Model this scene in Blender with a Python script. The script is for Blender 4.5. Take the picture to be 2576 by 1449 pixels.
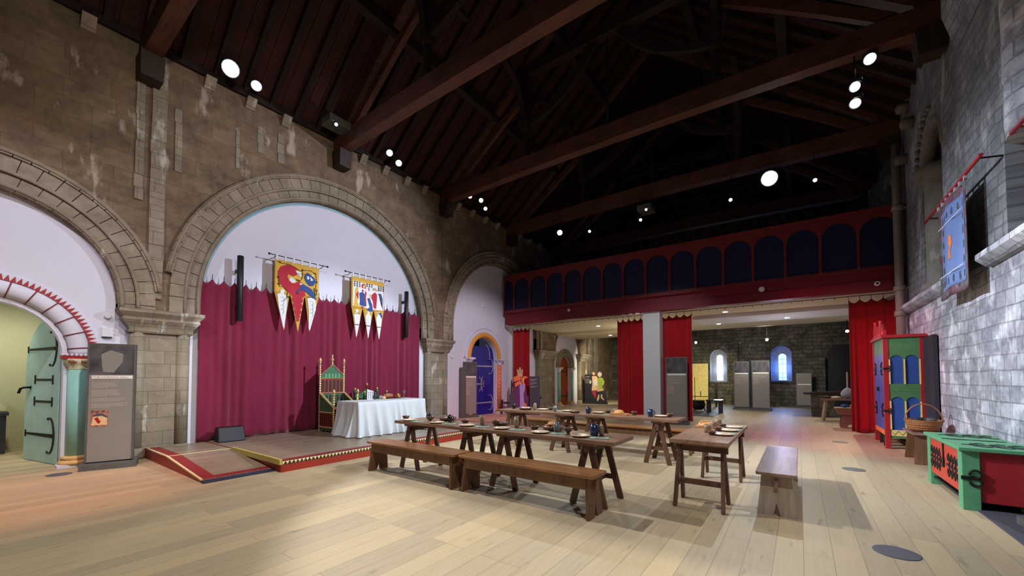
import bpy, bmesh, math, random
from math import sin, cos, pi, sqrt, radians as rad
from mathutils import Vector, Matrix
random.seed(7)
S = bpy.context.scene
for o in list(bpy.data.objects): bpy.data.objects.remove(o)

# ------------------------------------------------------------------ camera, world, exposure
cam = bpy.data.cameras.new('camera'); cam_o = bpy.data.objects.new('camera', cam)
S.collection.objects.link(cam_o); S.camera = cam_o
cam.sensor_fit = 'HORIZONTAL'; cam.sensor_width = 36.0
cam.lens = 36.0 * 1001.0 / 2576.0
cam.shift_x = 0.0; cam.shift_y = (914.0 - 724.5) / 2576.0
cam.clip_start = 0.05; cam.clip_end = 200
cam_o.location = (0, 0, 1.5)
cam_o.rotation_euler = (rad(90 + 1.865), 0, rad(35.83))

S.view_settings.view_transform = 'Standard'; S.view_settings.look = 'None'
S.view_settings.exposure = 0.12; S.view_settings.gamma = 1.0
S.view_settings.use_curve_mapping = False
S.cycles.max_bounces = 5; S.cycles.diffuse_bounces = 3; S.cycles.glossy_bounces = 3
S.cycles.transmission_bounces = 4; S.cycles.caustics_reflective = False; S.cycles.caustics_refractive = False
S.cycles.sample_clamp_indirect = 4.0

wd = bpy.data.worlds.new('world'); S.world = wd; wd.use_nodes = True
wd.node_tree.nodes['Background'].inputs[0].default_value = (0.55, 0.6, 1.0, 1)
wd.node_tree.nodes['Background'].inputs[1].default_value = 0.035

def aim(loc, tgt):
    return (Vector(tgt) - Vector(loc)).to_track_quat('-Z', 'Y').to_euler()
def spot(loc, tgt, power, angle, color=(1, 1, 1), blend=0.25, size=0.04):
    l = bpy.data.lights.new('spot_light', 'SPOT'); l.energy = power; l.spot_size = rad(angle)
    l.spot_blend = blend; l.color = color; l.shadow_soft_size = size
    o = bpy.data.objects.new('spot_light', l); S.collection.objects.link(o)
    o.location = loc; o.rotation_euler = aim(loc, tgt); return o
def point(loc, power, color=(1, 1, 1), size=0.1):
    l = bpy.data.lights.new('point_light', 'POINT'); l.energy = power; l.color = color; l.shadow_soft_size = size
    o = bpy.data.objects.new('point_light', l); S.collection.objects.link(o); o.location = loc; return o

COOL = (0.86, 0.93, 1.0); NEUT = (1.0, 0.95, 0.88); WARM = (1.0, 0.80, 0.58)
# lamps of the hall (their housings are built further down at the same places)
spot((-0.57, 12.85, 6.75), (-1.6, 4.5, 0), 1000, 66, COOL, 0.4, 0.04)
spot((-7.15, 12.75, 6.7), (-3.6, 5.0, 0), 420, 60, COOL, 0.3, 0.04)
spot((-9.15, 3.06, 7.55), (-0.7, 5.4, 0), 2500, 50, (0.93, 0.95, 1.0), 0.25, 0.035)     # dazzling one, upper left
spot((-9.1, 3.55, 7.5), (2.1, 9.0, 1.3), 4600, 38, (0.80, 0.87, 1.0), 0.7, 0.05)        # right wall
spot((-9.1, 6.95, 7.6), (-3.4, 4.4, 0), 450, 46, COOL, 0.12, 0.03)
spot((-9.1, 7.3, 7.45), (-3.4, 7.4, 0), 380, 44, NEUT, 0.2, 0.03)
spot((-9.1, 10.7, 7.6), (-3.6, 9.5, 0), 220, 50, NEUT, 0.4, 0.04)
spot((1.1, 9.35, 7.1), (-8.6, 6.0, 0.7), 3900, 40, (0.76, 0.88, 1.0), 0.5, 0.05)
spot((0.85, 9.35, 6.65), (-9.8, 5.6, 4.4), 2300, 46, (0.80, 0.84, 1.0), 0.7, 0.05)
# unseen lamps added along the trusses for fill and coloured floor light
spot((0.9, 1.5, 7.0), (-2.6, 4.8, 0.4), 620, 56, (1.0, 0.96, 0.90), 0.5, 0.04)
spot((-2.4, 5.9, 7.0), (-3.6, 13.2, 1.6), 900, 34, (0.90, 0.95, 1.0), 0.8, 0.05)
spot((-1.0, 5.9, 7.0), (1.6, 13.4, 1.8), 420, 22, (1.0, 0.8, 0.8), 0.8, 0.05)
spot((0.8, 1.5, 7.0), (-9.8, 3.6, 3.0), 1000, 70, (1.0, 0.90, 0.80), 0.8, 0.06)
spot((-2.6, 1.5, 8.6), (-3.2, 0.4, 0), 1350, 112, (1.0, 0.95, 0.84), 0.5, 0.03)          # shaded by the tie beam beyond y = 3
spot((-6.0, -1.6, 7.1), (-9.8, 1.0, 2.2), 560, 60, (0.90, 0.87, 1.0), 0.8, 0.05)
spot((-2.0, 5.9, 7.0), (-9.8, 11.8, 1.6), 1700, 36, (0.98, 0.88, 1.0), 0.7, 0.05)
spot((-6.0, 1.7, 7.0), (2.1, 8.2, 1.6), 620, 46, (0.86, 0.9, 1.0), 0.8, 0.06)
spot((-7.2, 0.2, 7.2), (-7.9, 0.7, 0), 900, 36, (1.0, 0.30, 0.20), 0.9, 0.05)
spot((-1.8, 9.7, 7.0), (1.2, 12.4, 0.3), 1000, 50, (1.0, 0.16, 0.30), 0.9, 0.05)
spot((-6.0, 9.7, 7.0), (-9.2, 11.8, 0.0), 900, 36, (1.0, 0.20, 0.35), 0.9, 0.05)
spot((-3.0, 12.6, 7.0), (-0.6, 17.0, 0), 10, 40, (0.4, 0.4, 1.0), 0.9, 0.05)

# ------------------------------------------------------------------ helpers
def link(o): S.collection.objects.link(o); return o
def tag(o, label=None, cat=None, group=None, kind=None):
    if label: o['label'] = label
    if cat: o['category'] = cat
    if group: o['group'] = group
    if kind: o['kind'] = kind
    return o
def thing(name, label, cat, loc=(0, 0, 0), rz=0, group=None):
    o = bpy.data.objects.new(name, None); link(o); o.location = loc; o.rotation_euler = (0, 0, rz)
    o.empty_display_size = 0.1
    return tag(o, label, cat, group)
def dup(root, loc, rz=0, label=None, group=None, scale=None):
    r = root.copy(); link(r); r.location = loc; r.rotation_euler = (0, 0, rz)
    if scale: r.scale = (scale,) * 3
    if label: r['label'] = label
    if group: r['group'] = group
    for ch in list(root.children):
        c = ch.copy(); link(c); c.parent = r
        for g in list(ch.children):
            d = g.copy(); link(d); d.parent = c
    return r

class MB:
    def __init__(s): s.v = []; s.f = []; s.m = []; s.s = []
    def face(s, idx, m=0, sm=False): s.f.append(tuple(idx)); s.m.append(m); s.s.append(sm)
    def add(s, vs, fs, m=0, sm=False):
        b = len(s.v); s.v += [tuple(v) for v in vs]
        for f in fs: s.face([b + i for i in f], m, sm)
    def box(s, x0, x1, y0, y1, z0, z1, m=0):
        s.add([(x0,y0,z0),(x1,y0,z0),(x1,y1,z0),(x0,y1,z0),(x0,y0,z1),(x1,y0,z1),(x1,y1,z1),(x0,y1,z1)],
              [(0,3,2,1),(4,5,6,7),(0,1,5,4),(1,2,6,5),(2,3,7,6),(3,0,4,7)], m); return s
    def hexa(s, a, b, m=0):      # a, b: two loops of four points
        s.add(list(a) + list(b), [(3,2,1,0),(4,5,6,7),(0,1,5,4),(1,2,6,5),(2,3,7,6),(3,0,4,7)], m); return s
    def bar(s, p, q, w, h, m=0, up=(0, 0, 1)):
        p = Vector(p); q = Vector(q); d = (q - p).normalized(); u = Vector(up)
        if abs(d.dot(u)) > .99: u = Vector((0, 1, 0))
        r = d.cross(u).normalized(); u = r.cross(d).normalized()
        L = [(-w/2,-h/2),(w/2,-h/2),(w/2,h/2),(-w/2,h/2)]
        return s.hexa([p + r*a + u*b for a, b in L], [q + r*a + u*b for a, b in L], m)
    def tube(s, pts, r, n=8, m=0, cap=True, closed=False):
        pts = [Vector(p) for p in pts]; N = len(pts); rr = r if isinstance(r, (list, tuple)) else [r]*N
        t0 = (pts[1]-pts[0]).normalized(); u = Vector((0,0,1)) if abs(t0.z) < .9 else Vector((1,0,0))
        vs = []
        for i, p in enumerate(pts):
            if closed: t = (pts[(i+1)%N]-pts[i-1]).normalized()
            else: t = (pts[min(i+1,N-1)]-pts[max(i-1,0)]).normalized()
            u = (u - t*u.dot(t)); u = u.normalized() if u.length > 1e-6 else t.orthogonal().normalized()
            w = t.cross(u)
            vs += [p + (u*cos(2*pi*k/n) + w*sin(2*pi*k/n))*rr[i] for k in range(n)]
        fs = []
        for i in range(N if closed else N-1):
            j = (i+1) % N
            fs += [(i*n+k, i*n+(k+1)%n, j*n+(k+1)%n, j*n+k) for k in range(n)]
        s.add(vs, fs, m, True)
        if cap and not closed:
            b = len(s.v) - N*n
            s.face([b+k for k in range(n)][::-1], m); s.face([b+(N-1)*n+k for k in range(n)], m)
        return s
    def lathe(s, prof, c=(0,0,0), n=16, m=0, axis='z', a0=0, a1=2*pi, sm=True):
        c = Vector(c); full = abs(a1-a0-2*pi) < 1e-6; K = n if full else n+1; vs = []
        for r, z in prof:
            for k in range(K):
                a = a0 + (a1-a0)*k/n; x, y = r*cos(a), r*sin(a)
                v = {'z': (x,y,z), 'x': (z,x,y), 'y': (x,z,y)}[axis]
                vs.append(c + Vector(v))
        fs = []
        for i in range(len(prof)-1):
            for k in range(n):
                k2 = (k+1) % K
                fs.append((i*K+k, i*K+k2, (i+1)*K+k2, (i+1)*K+k))
        b = len(s.v); s.add(vs, fs, m, sm)
        if full:
            if prof[0][0] > 1e-4: s.face([b+k for k in range(K)][::-1], m)
            if prof[-1][0] > 1e-4: s.face([b+(len(prof)-1)*K+k for k in range(K)], m)
        return s
    def cyl(s, p, q, r, n=14, m=0, r2=None):
        return s.tube([p, q], [r, r if r2 is None else r2], n, m)
    def ball(s, c, r, m=0, n=8, k=5, sz=1.0):
        return s.lathe([(max(1e-5, r*sin(pi*i/k)), -r*sz*cos(pi*i/k)) for i in range(k+1)], c, n, m)
    def prism(s, pts, place, t0, t1, m=0, side=None):   # pts 2D polygon; place(u, v, t) -> xyz
        n = len(pts); b = len(s.v)
        s.v += [tuple(place(u, v, t0)) for u, v in pts] + [tuple(place(u, v, t1)) for u, v in pts]
        s.face([b+i for i in range(n)][::-1], m); s.face([b+n+i for i in range(n)], m)
        for i in range(n):
            j = (i+1) % n; s.face((b+i, b+j, b+n+j, b+n+i), m if side is None else side)
        return s
    def ribbon(s, pts, w, place, t0, t1, m=0):          # polyline strip of width w in the plane
        P = [Vector(p) for p in pts]; L = []; R = []
        for i, p in enumerate(P):
            d = (P[min(i+1, len(P)-1)] - P[max(i-1, 0)]).normalized(); nn = Vector((-d.y, d.x))
            ww = w if not isinstance(w, (list, tuple)) else w[i]
            L.append(p + nn*ww/2); R.append(p - nn*ww/2)
        for i in range(len(P)-1):
            s.prism([L[i], L[i+1], R[i+1], R[i]], place, t0, t1, m)
        return s
    def disc(s, c, rx, ry, place, t0, t1, m=0, n=14):
        return s.prism([(c[0]+rx*cos(2*pi*k/n), c[1]+ry*sin(2*pi*k/n)) for k in range(n)], place, t0, t1, m)
    def build(s, name, mats, parent=None, bevel=None, solid=None, fix=True):
        me = bpy.data.meshes.new(name); me.from_pydata(s.v, [], s.f)
        if not isinstance(mats, (list, tuple)): mats = [mats]
        for k in mats: me.materials.append(k)
        me.polygons.foreach_set('material_index', s.m)
        me.polygons.foreach_set('use_smooth', s.s)
        if fix:
            bm = bmesh.new(); bm.from_mesh(me); bmesh.ops.recalc_face_normals(bm, faces=bm.faces); bm.to_mesh(me); bm.free()
        me.update(); o = bpy.data.objects.new(name, me); link(o)
        if parent: o.parent = parent
        if bevel:
            b = o.modifiers.new('bevel', 'BEVEL'); b.width = bevel; b.segments = 2; b.limit_method = 'ANGLE'; b.angle_limit = rad(40)
        if solid:
            b = o.modifiers.new('solid', 'SOLIDIFY'); b.thickness = solid; b.offset = 0
        return o

# ------------------------------------------------------------------ materials
def srgb(r, g, b):
    f = lambda c: ((c/255)/12.92 if c/255 <= .04045 else ((c/255+.055)/1.055)**2.4)
    return (f(r), f(g), f(b), 1)
class NT:
    def __init__(s, name):
        s.mat = bpy.data.materials.new(name); s.mat.use_nodes = True; s.t = s.mat.node_tree
        s.b = s.t.nodes['Principled BSDF']
    def n(s, typ, **kw):
        x = s.t.nodes.new(typ)
        for k, v in kw.items():
            if k in x.inputs: x.inputs[k].default_value = v
            else: setattr(x, k, v)
        return x
    def l(s, a, b): s.t.links.new(a, b)
    def coord(s, swap=None, scale=(1,1,1)):
        tc = s.n('ShaderNodeNewGeometry'); out = tc.outputs['Position']
        if s.local: out = s.n('ShaderNodeTexCoord').outputs['Object']
        if swap:
            sp = s.n('ShaderNodeSeparateXYZ'); cb = s.n('ShaderNodeCombineXYZ'); s.l(out, sp.inputs[0])
            for i, a in enumerate(swap):
                if a != '0': s.l(sp.outputs[a], cb.inputs[i])
            out = cb.outputs[0]
        mp = s.n('ShaderNodeMapping'); mp.inputs['Scale'].default_value = scale; s.l(out, mp.inputs[0])
        return mp.outputs[0]
    local = False
    def noise(s, vec, scale, detail=4, rough=.55):
        x = s.n('ShaderNodeTexNoise'); x.inputs['Scale'].default_value = scale; x.inputs['Detail'].default_value = detail
        x.inputs['Roughness'].default_value = rough; s.l(vec, x.inputs['Vector']); return x.outputs['Fac']
    def ramp(s, fac, stops):
        x = s.n('ShaderNodeValToRGB'); e = x.color_ramp.elements
        while len(e) < len(stops): e.new(.5)
        for i, (p, c) in enumerate(stops):
            e[i].position = p; e[i].color = c if len(c) == 4 else (*c, 1)
        s.l(fac, x.inputs[0]); return x.outputs[0]
    def mix(s, fac, a, b, typ='MIX'):
        x = s.n('ShaderNodeMix', data_type='RGBA', blend_type=typ)
        for sock, v in ((x.inputs[0], fac), (x.inputs[6], a), (x.inputs[7], b)):
            if hasattr(v, 'links') or isinstance(v, bpy.types.NodeSocket): s.l(v, sock)
            else: sock.default_value = v
        return x.outputs[2]
    def bump(s, h, strength=.3, dist=.02):
        x = s.n('ShaderNodeBump'); x.inputs['Strength'].default_value = strength; x.inputs['Distance'].default_value = dist
        s.l(h, x.inputs['Height']); s.l(x.outputs[0], s.b.inputs['Normal'])
    def done(s, rough=.6, metal=0, spec=.5):
        s.b.inputs['Roughness'].default_value = rough; s.b.inputs['Metallic'].default_value = metal
        s.b.inputs['Specular IOR Level'].default_value = spec; return s.mat
G0 = (0,0,0,1); G1 = (1,1,1,1)
def plain(name, col, rough=.6, metal=0, var=.08, scale=12, bump=0, spec=.4):
    t = NT(name); t.local = True; c = t.coord()
    f = t.noise(c, scale, 3)
    d = tuple(x*(1-var*2) for x in col[:3]) + (1,); e = tuple(min(1, x*(1+var)) for x in col[:3]) + (1,)
    t.l(t.ramp(f, [(.3, d), (.7, e)]), t.b.inputs['Base Color'])
    if bump: t.bump(f, bump, .01)
    return t.done(rough, metal, spec)
def glow(name, col, strength):
    t = NT(name); t.b.inputs['Base Color'].default_value = (*col[:3], 1)
    t.b.inputs['Emission Color'].default_value = (*col[:3], 1); t.b.inputs['Emission Strength'].default_value = strength
    return t.done(.4)
def wood(name, c1, c2, axis='x', rough=.45, scale=1.0, spec=.4):
    t = NT(name); t.local = True
    sc = {'x': (1.2, 14, 14), 'y': (14, 1.2, 14), 'z': (14, 14, 1.2)}[axis]
    c = t.coord(scale=tuple(k*scale for k in sc)); f = t.noise(c, 1.6, 6, .6)
    g = t.noise(t.coord(scale=(1.5,1.5,1.5)), 1.5, 2)
    col = t.ramp(f, [(.32, c1), (.68, c2)])
    col = t.mix(.35, col, t.ramp(g, [(.35, c1), (.65, c2)]))
    t.l(col, t.b.inputs['Base Color']); t.bump(f, .12, .004); return t.done(rough, 0, spec)

def stone(name, base, alt, pale, joint, axis='yz', bw=.62, bh=.3, mortar=.006, pale_at=(.60, .66), patch=1.0, rough=.85, bump=.35, streak=.35, jmix=1.0, mott=.62, wob=.06):
    t = NT(name)
    sw = {'yz': 'YZ0', 'xz': 'XZ0'}[axis]
    def cc(scale): 
        tc = t.n('ShaderNodeNewGeometry'); sp = t.n('ShaderNodeSeparateXYZ'); cb = t.n('ShaderNodeCombineXYZ'); t.l(tc.outputs['Position'], sp.inputs[0])
        t.l(sp.outputs['Y' if axis == 'yz' else 'X'], cb.inputs[0]); t.l(sp.outputs['Z'], cb.inputs[1])
        mp = t.n('ShaderNodeMapping'); mp.inputs['Scale'].default_value = scale; t.l(cb.outputs[0], mp.inputs[0]); return mp.outputs[0]
    v = cc((1,1,1))
    # wobble the courses a little
    nz = t.n('ShaderNodeTexNoise'); nz.inputs['Scale'].default_value = 1.3; nz.inputs['Detail'].default_value = 2; t.l(v, nz.inputs['Vector'])
    va = t.n('ShaderNodeVectorMath', operation='SCALE'); t.l(nz.outputs['Color'], va.inputs[0]); va.inputs['Scale'].default_value = wob
    vb = t.n('ShaderNodeVectorMath', operation='ADD'); t.l(v, vb.inputs[0]); t.l(va.outputs[0], vb.inputs[1])
    br = t.n('ShaderNodeTexBrick'); t.l(vb.outputs[0], br.inputs['Vector'])
    br.inputs['Scale'].default_value = 1; br.inputs['Brick Width'].default_value = bw; br.inputs['Row Height'].default_value = bh
    br.inputs['Mortar Size'].default_value = mortar; br.inputs['Mortar Smooth'].default_value = .3; br.inputs['Bias'].default_value = 0
    br.inputs['Color1'].default_value = base; br.inputs['Color2'].default_value = alt; br.inputs['Mortar'].default_value = base
    br.offset = .5; br.squash = .8; br.squash_frequency = 3
    f1 = t.noise(v, 2.2, 6, .62); f2 = t.noise(v, 9, 5, .65); f3 = t.noise(cc((1, streak, 1)), 2.6, 5, .6)
    dark = tuple(x*mott for x in base[:3]) + (1,)
    col = t.mix(t.ramp(f1, [(.36, G0), (.66, G1)]), br.outputs['Color'], dark)
    col = t.mix(t.ramp(f2, [(.35, (.0,0,0,1)), (.75, (.5,.5,.5,1))]), col, alt)
    pm = t.ramp(f3, [(pale_at[0], G0), (pale_at[1], G1)])
    if patch != 1.0: pm = t.mix(1.0, pm, (patch,)*3 + (1,), 'MULTIPLY')
    col = t.mix(pm, col, pale)
    jm = t.mix(1.0, br.outputs['Fac'], (jmix,)*3 + (1,), 'MULTIPLY')
    col = t.mix(jm, col, joint)
    t.l(col, t.b.inputs['Base Color'])
    h = t.mix(.5, f2, t.ramp(br.outputs['Fac'], [(0, G1), (1, G0)])); t.bump(h, bump, .03)
    return t.done(rough, 0, .2)

M = {}
M['stone_left'] = stone('stone_left', srgb(118,98,78), srgb(142,122,100), srgb(204,188,170), srgb(70,57,44), 'yz', .62, .31, .006, (.60,.67), .6, jmix=.22, mott=.62, wob=.1)
M['stone_arch'] = stone('stone_arch', srgb(136,122,104), srgb(164,150,132), srgb(220,208,196), srgb(110,98,84), 'yz', .33, .27, .0, (.63,.68), .6, bump=.3, mott=.8)
M['stone_pier'] = stone('stone_pier', srgb(134,122,104), srgb(164,152,134), srgb(216,210,200), srgb(92,82,70), 'yz', .46, .25, .006, (.60,.66), .65, jmix=.6, streak=.35, mott=.85)
M['stone_right'] = stone('stone_right', srgb(134,136,146), srgb(206,208,218), srgb(240,242,250), srgb(120,120,128), 'yz', .36, .20, .010, (.52,.66), .8, bump=1.0, jmix=.3, streak=.8, mott=.7)
M['stone_back'] = stone('stone_back', srgb(84,80,72), srgb(122,116,104), srgb(158,152,140), srgb(50,48,42), 'xz', .38, .19, .012, (.58,.70), .5, bump=1.0, jmix=.5, streak=.8, mott=.4)
M['stone_core'] = stone('stone_core', srgb(112,114,118), srgb(146,148,152), srgb(190,194,200), srgb(100,100,106), 'yz', .3, .16, .012, (.55,.68), .7, bump=1.6, jmix=.12, streak=.28, mott=.55, wob=.2)
M['stone_rough'] = stone('stone_rough', srgb(112,108,100), srgb(134,130,122), srgb(184,180,170), srgb(90,86,80), 'yz', 5, 5, 0, (.6,.7), .5, bump=.9)

def floor_mat(name, c1, c2, light, dark, along='y', pw=.19, pl=2.3, rough=.5):
    t = NT(name)
    v = t.coord('YX0' if along == 'y' else 'XY0')
    br = t.n('ShaderNodeTexBrick'); t.l(v, br.inputs['Vector'])
    for k, x in (('Scale',1),('Brick Width',pl),('Row Height',pw),('Mortar Size',.0018),('Mortar Smooth',.2),('Bias',0)): br.inputs[k].default_value = x
    br.inputs['Color1'].default_value = c1; br.inputs['Color2'].default_value = c2; br.inputs['Mortar'].default_value = dark
    br.offset = .37; br.offset_frequency = 3
    gv = t.coord('YX0' if along == 'y' else 'XY0', (1.6, 22, 1)); g = t.noise(gv, 1.5, 6, .6)
    # shift the grain per board
    b2 = t.n('ShaderNodeTexBrick'); t.l(v, b2.inputs['Vector'])
    for k, x in (('Scale',1),('Brick Width',pl),('Row Height',pw),('Mortar Size',0),('Bias',0)): b2.inputs[k].default_value = x
    b2.offset = .37; b2.offset_frequency = 3; b2.inputs['Color1'].default_value = G0; b2.inputs['Color2'].default_value = G1
    col = t.mix(t.ramp(g, [(.35, G0), (.8, (.55,.55,.55,1))]), br.outputs['Color'], light)
    col = t.mix(t.ramp(b2.outputs['Color'], [(.0, (0,0,0,1)), (1, (.4,.4,.4,1))]), col, c2)
    k = t.noise(t.coord('YX0' if along == 'y' else 'XY0', (2.2, 9, 1)), 1.1, 3, .5)
    col = t.mix(t.ramp(k, [(.64, G0), (.76, (.6,.6,.6,1))]), col, dark)
    col = t.mix(br.outputs['Fac'], col, dark)
    t.l(col, t.b.inputs['Base Color']); t.bump(g, .06, .003)
    return t.done(rough, 0, .35)
M['floor'] = floor_mat('oak_floor', srgb(190,168,130), srgb(166,149,122), srgb(202,187,158), srgb(120,102,78), pw=.2, pl=2.6)
M['dais_floor'] = floor_mat('dais_floor', srgb(150,132,112), srgb(134,116,98), srgb(170,152,132), srgb(70,56,44), pw=.13, pl=1.6, rough=.35)
M['white_wall'] = plain('white_plaster', srgb(222,220,236), .9, var=.01, scale=3)
M['pale_blue_paint'] = plain('pale_blue_paint', srgb(150,186,200), .8, var=.03)
M['cream_wall'] = plain('cream_plaster', srgb(214,212,180), .9, var=.02, scale=3)
M['cream_ceiling'] = plain('cream_ceiling', srgb(214,204,176), .9, var=.02, scale=3)
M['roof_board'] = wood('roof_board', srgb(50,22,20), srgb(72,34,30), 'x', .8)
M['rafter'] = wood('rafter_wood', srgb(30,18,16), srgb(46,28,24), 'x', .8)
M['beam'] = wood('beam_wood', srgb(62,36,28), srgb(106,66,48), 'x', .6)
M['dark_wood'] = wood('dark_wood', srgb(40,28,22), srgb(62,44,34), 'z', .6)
M['table'] = wood('table_wood', srgb(102,72,56), srgb(152,118,96), 'x', .3)
M['table_y'] = wood('table_wood_y', srgb(112,82,66), srgb(156,120,98), 'y', .3)
M['table_top2'] = wood('table_wood_pale', srgb(124,92,74), srgb(168,132,108), 'x', .35)  # paler wood of the end-on table
M['leg'] = wood('leg_wood', srgb(76,54,40), srgb(116,84,64), 'z', .5)
M['bench'] = wood('bench_wood', srgb(112,74,44), srgb(168,118,74), 'x', .3)
M['bench_y'] = wood('bench_wood_y', srgb(120,92,80), srgb(164,134,118), 'x', .35)
M['bench_board'] = wood('bench_board', srgb(92,64,44), srgb(130,94,66), 'z', .45)
M['bench_board_lit'] = wood('bench_board_lit', srgb(150,134,120), srgb(188,174,160), 'z', .45)  # lit copy of bench_board: lamp brightness put into the paler colour
def cloth(name, col, rough=.9, var=.1, sheen=.3, streak=True):
    t = NT(name); t.local = True
    f = t.noise(t.coord(scale=(1,1,.15) if streak else (1,1,1)), 7, 4); g = t.noise(t.coord(), 180, 2)
    d = tuple(x*(1-var*2) for x in col[:3]) + (1,)
    t.l(t.ramp(f, [(.3, d), (.7, col)]), t.b.inputs['Base Color']); t.bump(g, .15, .002)
    t.b.inputs['Sheen Weight'].default_value = sheen
    return t.done(rough, 0, .15)
M['curtain'] = cloth('wine_curtain', srgb(128,34,62))
M['red_curtain'] = cloth('red_curtain', srgb(176,22,32))
M['white_cloth'] = cloth('white_linen', srgb(226,232,238), var=.03, streak=False)
M['black'] = plain('black_paint', srgb(26,26,30), .45)
M['iron'] = plain('black_iron', srgb(34,32,34), .5, .4)
M['grey_panel'] = plain('grey_panel', srgb(140,134,126), .5, var=.02, scale=4)
M['grey_panel_dk'] = plain('grey_panel_dark', srgb(96,92,92), .5, var=.15, scale=5)
M['grey_frame'] = plain('grey_frame', srgb(92,92,88), .5)
M['charcoal_panel'] = plain('charcoal_panel', srgb(76,76,86), .6, var=.04)
M['charcoal_dk'] = plain('charcoal_dark', srgb(46,46,54), .6, var=.06)
M['text_line'] = plain('text_line', srgb(176,170,160), .6, var=.02)
M['white_strip'] = plain('white_strip', srgb(240,236,230), .5, var=.01)
M['letter_grey'] = plain('letter_grey', srgb(150,146,140), .6, var=.01)
M['dais_red'] = plain('dais_red', srgb(152,46,28), .5, var=.05)
M['border_red'] = plain('border_red', srgb(140,40,44), .5, var=.05)
M['yellow_paint'] = plain('yellow_paint', srgb(196,176,92), .5, var=.06)
M['tooth_cream'] = plain('tooth_cream', srgb(232,212,160), .6)
M['tooth_dark'] = plain('tooth_dark', srgb(60,44,30), .6)
M['navy'] = plain('navy_paint', srgb(46,54,78), .5)
M['gallery_red'] = plain('gallery_red', srgb(112,38,36), .5, var=.05, scale=5)
M['gallery_beam'] = plain('gallery_beam', srgb(118,24,38), .5, var=.04, scale=5)
M['gallery_blue'] = plain('gallery_blue', srgb(16,20,62), .6, var=.05, scale=5)
M['niche_lit'] = plain('niche_lit', srgb(150,150,158), .9, var=.1, scale=6)  # paler tone than the wall stone: window glow put into the colour
M['white_post'] = plain('white_post', srgb(214,214,218), .7, var=.01)
M['door_green'] = plain('door_green', srgb(172,204,196), .6, var=.03, scale=5)
M['door_blue'] = plain('door_blue', srgb(34,28,138), .45, var=.08, scale=6)
M['door_orange'] = plain('door_orange', srgb(168,70,30), .5, var=.08, scale=6)
M['silver_iron'] = plain('silver_iron', srgb(170,172,188), .45, .3)
M['orange_paint'] = plain('orange_paint', srgb(232,160,62), .6, var=.03)
M['base_yellow'] = plain('base_yellow', srgb(226,186,120), .6, var=.03)
M['coral_paint'] = plain('coral_paint', srgb(236,140,84), .6, var=.03)
M['teal_paint'] = plain('teal_paint', srgb(150,204,196), .6, var=.03)
M['red_paint'] = plain('red_paint', srgb(164,38,44), .45, var=.04)
M['maroon_line'] = plain('maroon_line', srgb(128,50,56), .6)
M['green_paint'] = plain('green_paint', srgb(80,132,84), .5, var=.05)
M['mint_paint'] = plain('mint_paint', srgb(92,160,116), .5, var=.06)
M['blue_paint'] = plain('blue_paint', srgb(48,86,160), .5, var=.04)
M['lilac_paint'] = plain('violet_blue_paint', srgb(78,86,168), .45, var=.05)
M['cream_paint'] = plain('cream_paint', srgb(236,216,140), .6)
M['chest_red'] = plain('chest_red', srgb(196,70,52), .55, var=.06)
M['gold'] = plain('gold_paint', srgb(220,196,130), .3, .35, spec=.6)
M['throne_green'] = plain('throne_green', srgb(62,104,70), .5)
M['throne_red'] = plain('throne_red', srgb(144,50,34), .5)
M['ceramic_brown'] = plain('ceramic_brown', srgb(96,70,56), .3, var=.1)
M['ceramic_tan'] = plain('ceramic_tan', srgb(150,124,96), .3, var=.1)
M['plate_cream'] = plain('plate_cream', srgb(206,184,156), .22, var=.04, spec=.6)
M['plate_dark'] = plain('plate_dark', srgb(92,80,72), .25, var=.05)
M['mug_black'] = plain('mug_black', srgb(24,24,30), .2, spec=.7)
M['mug_blue'] = plain('mug_blue', srgb(34,48,84), .18, spec=.7)
M['mug_grey'] = plain('mug_grey', srgb(110,118,122), .2, spec=.7)
M['horn'] = plain('horn_beaker', srgb(150,132,104), .3, var=.15)
M['napkin'] = cloth('green_napkin', srgb(134,172,148), streak=False)
M['bread'] = plain('bread_crust', srgb(206,150,88), .55, var=.15, scale=20, bump=.4)
M['bread_red'] = plain('bread_rosy', srgb(178,112,84), .35, var=.15, scale=20, bump=.4)
M['silver'] = plain('silver', srgb(200,204,210), .2, .9)
M['board_wood'] = wood('board_wood', srgb(150,100,60), srgb(190,138,90), 'x', .5)
M['wicker'] = plain('wicker', srgb(168,112,70), .6, var=.2, scale=60, bump=.8)
M['pipe'] = plain('pipe_paint', srgb(140,128,118), .5, var=.04)
M['disc'] = plain('floor_cover', srgb(84,84,96), .45, var=.03)
M['plastic_white'] = plain('white_plastic', srgb(226,226,230), .5, var=.01)
M['lens'] = glow('lamp_lens', (.93,.97,1.0), 40)
M['lens_dim'] = glow('lamp_lens_dim', (.95,.97,1.0), 14)
M['lens_warm'] = glow('lamp_lens_warm', (1,.93,.72), 18)
M['lens_blue'] = glow('projector_lens', (.35,.65,1.0), 30)
M['led'] = glow('indicator_light', (.7,1,.9), 6)
M['daylight'] = glow('daylight_glass', (.72,.88,1.0), 5)
M['daylight_blue'] = glow('blue_daylight_glass', (.28,.5,1.0), 2.2)
M['banner_yellow'] = cloth('banner_yellow', srgb(220,172,74), var=.06)
M['banner_white'] = cloth('banner_white', srgb(226,224,226), var=.03)
M['banner_red'] = cloth('banner_red', srgb(184,50,66), var=.08)
M['banner_blue'] = cloth('banner_blue', srgb(62,84,140), var=.06)
M['banner_green'] = cloth('banner_green', srgb(50,66,40), var=.06)
M['banner_black'] = cloth('banner_black', srgb(34,32,36), var=.05)
M['banner_grey'] = cloth('banner_grey', srgb(160,160,170), var=.05)
M['skin'] = plain('printed_skin', srgb(222,170,130), .7)
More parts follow.
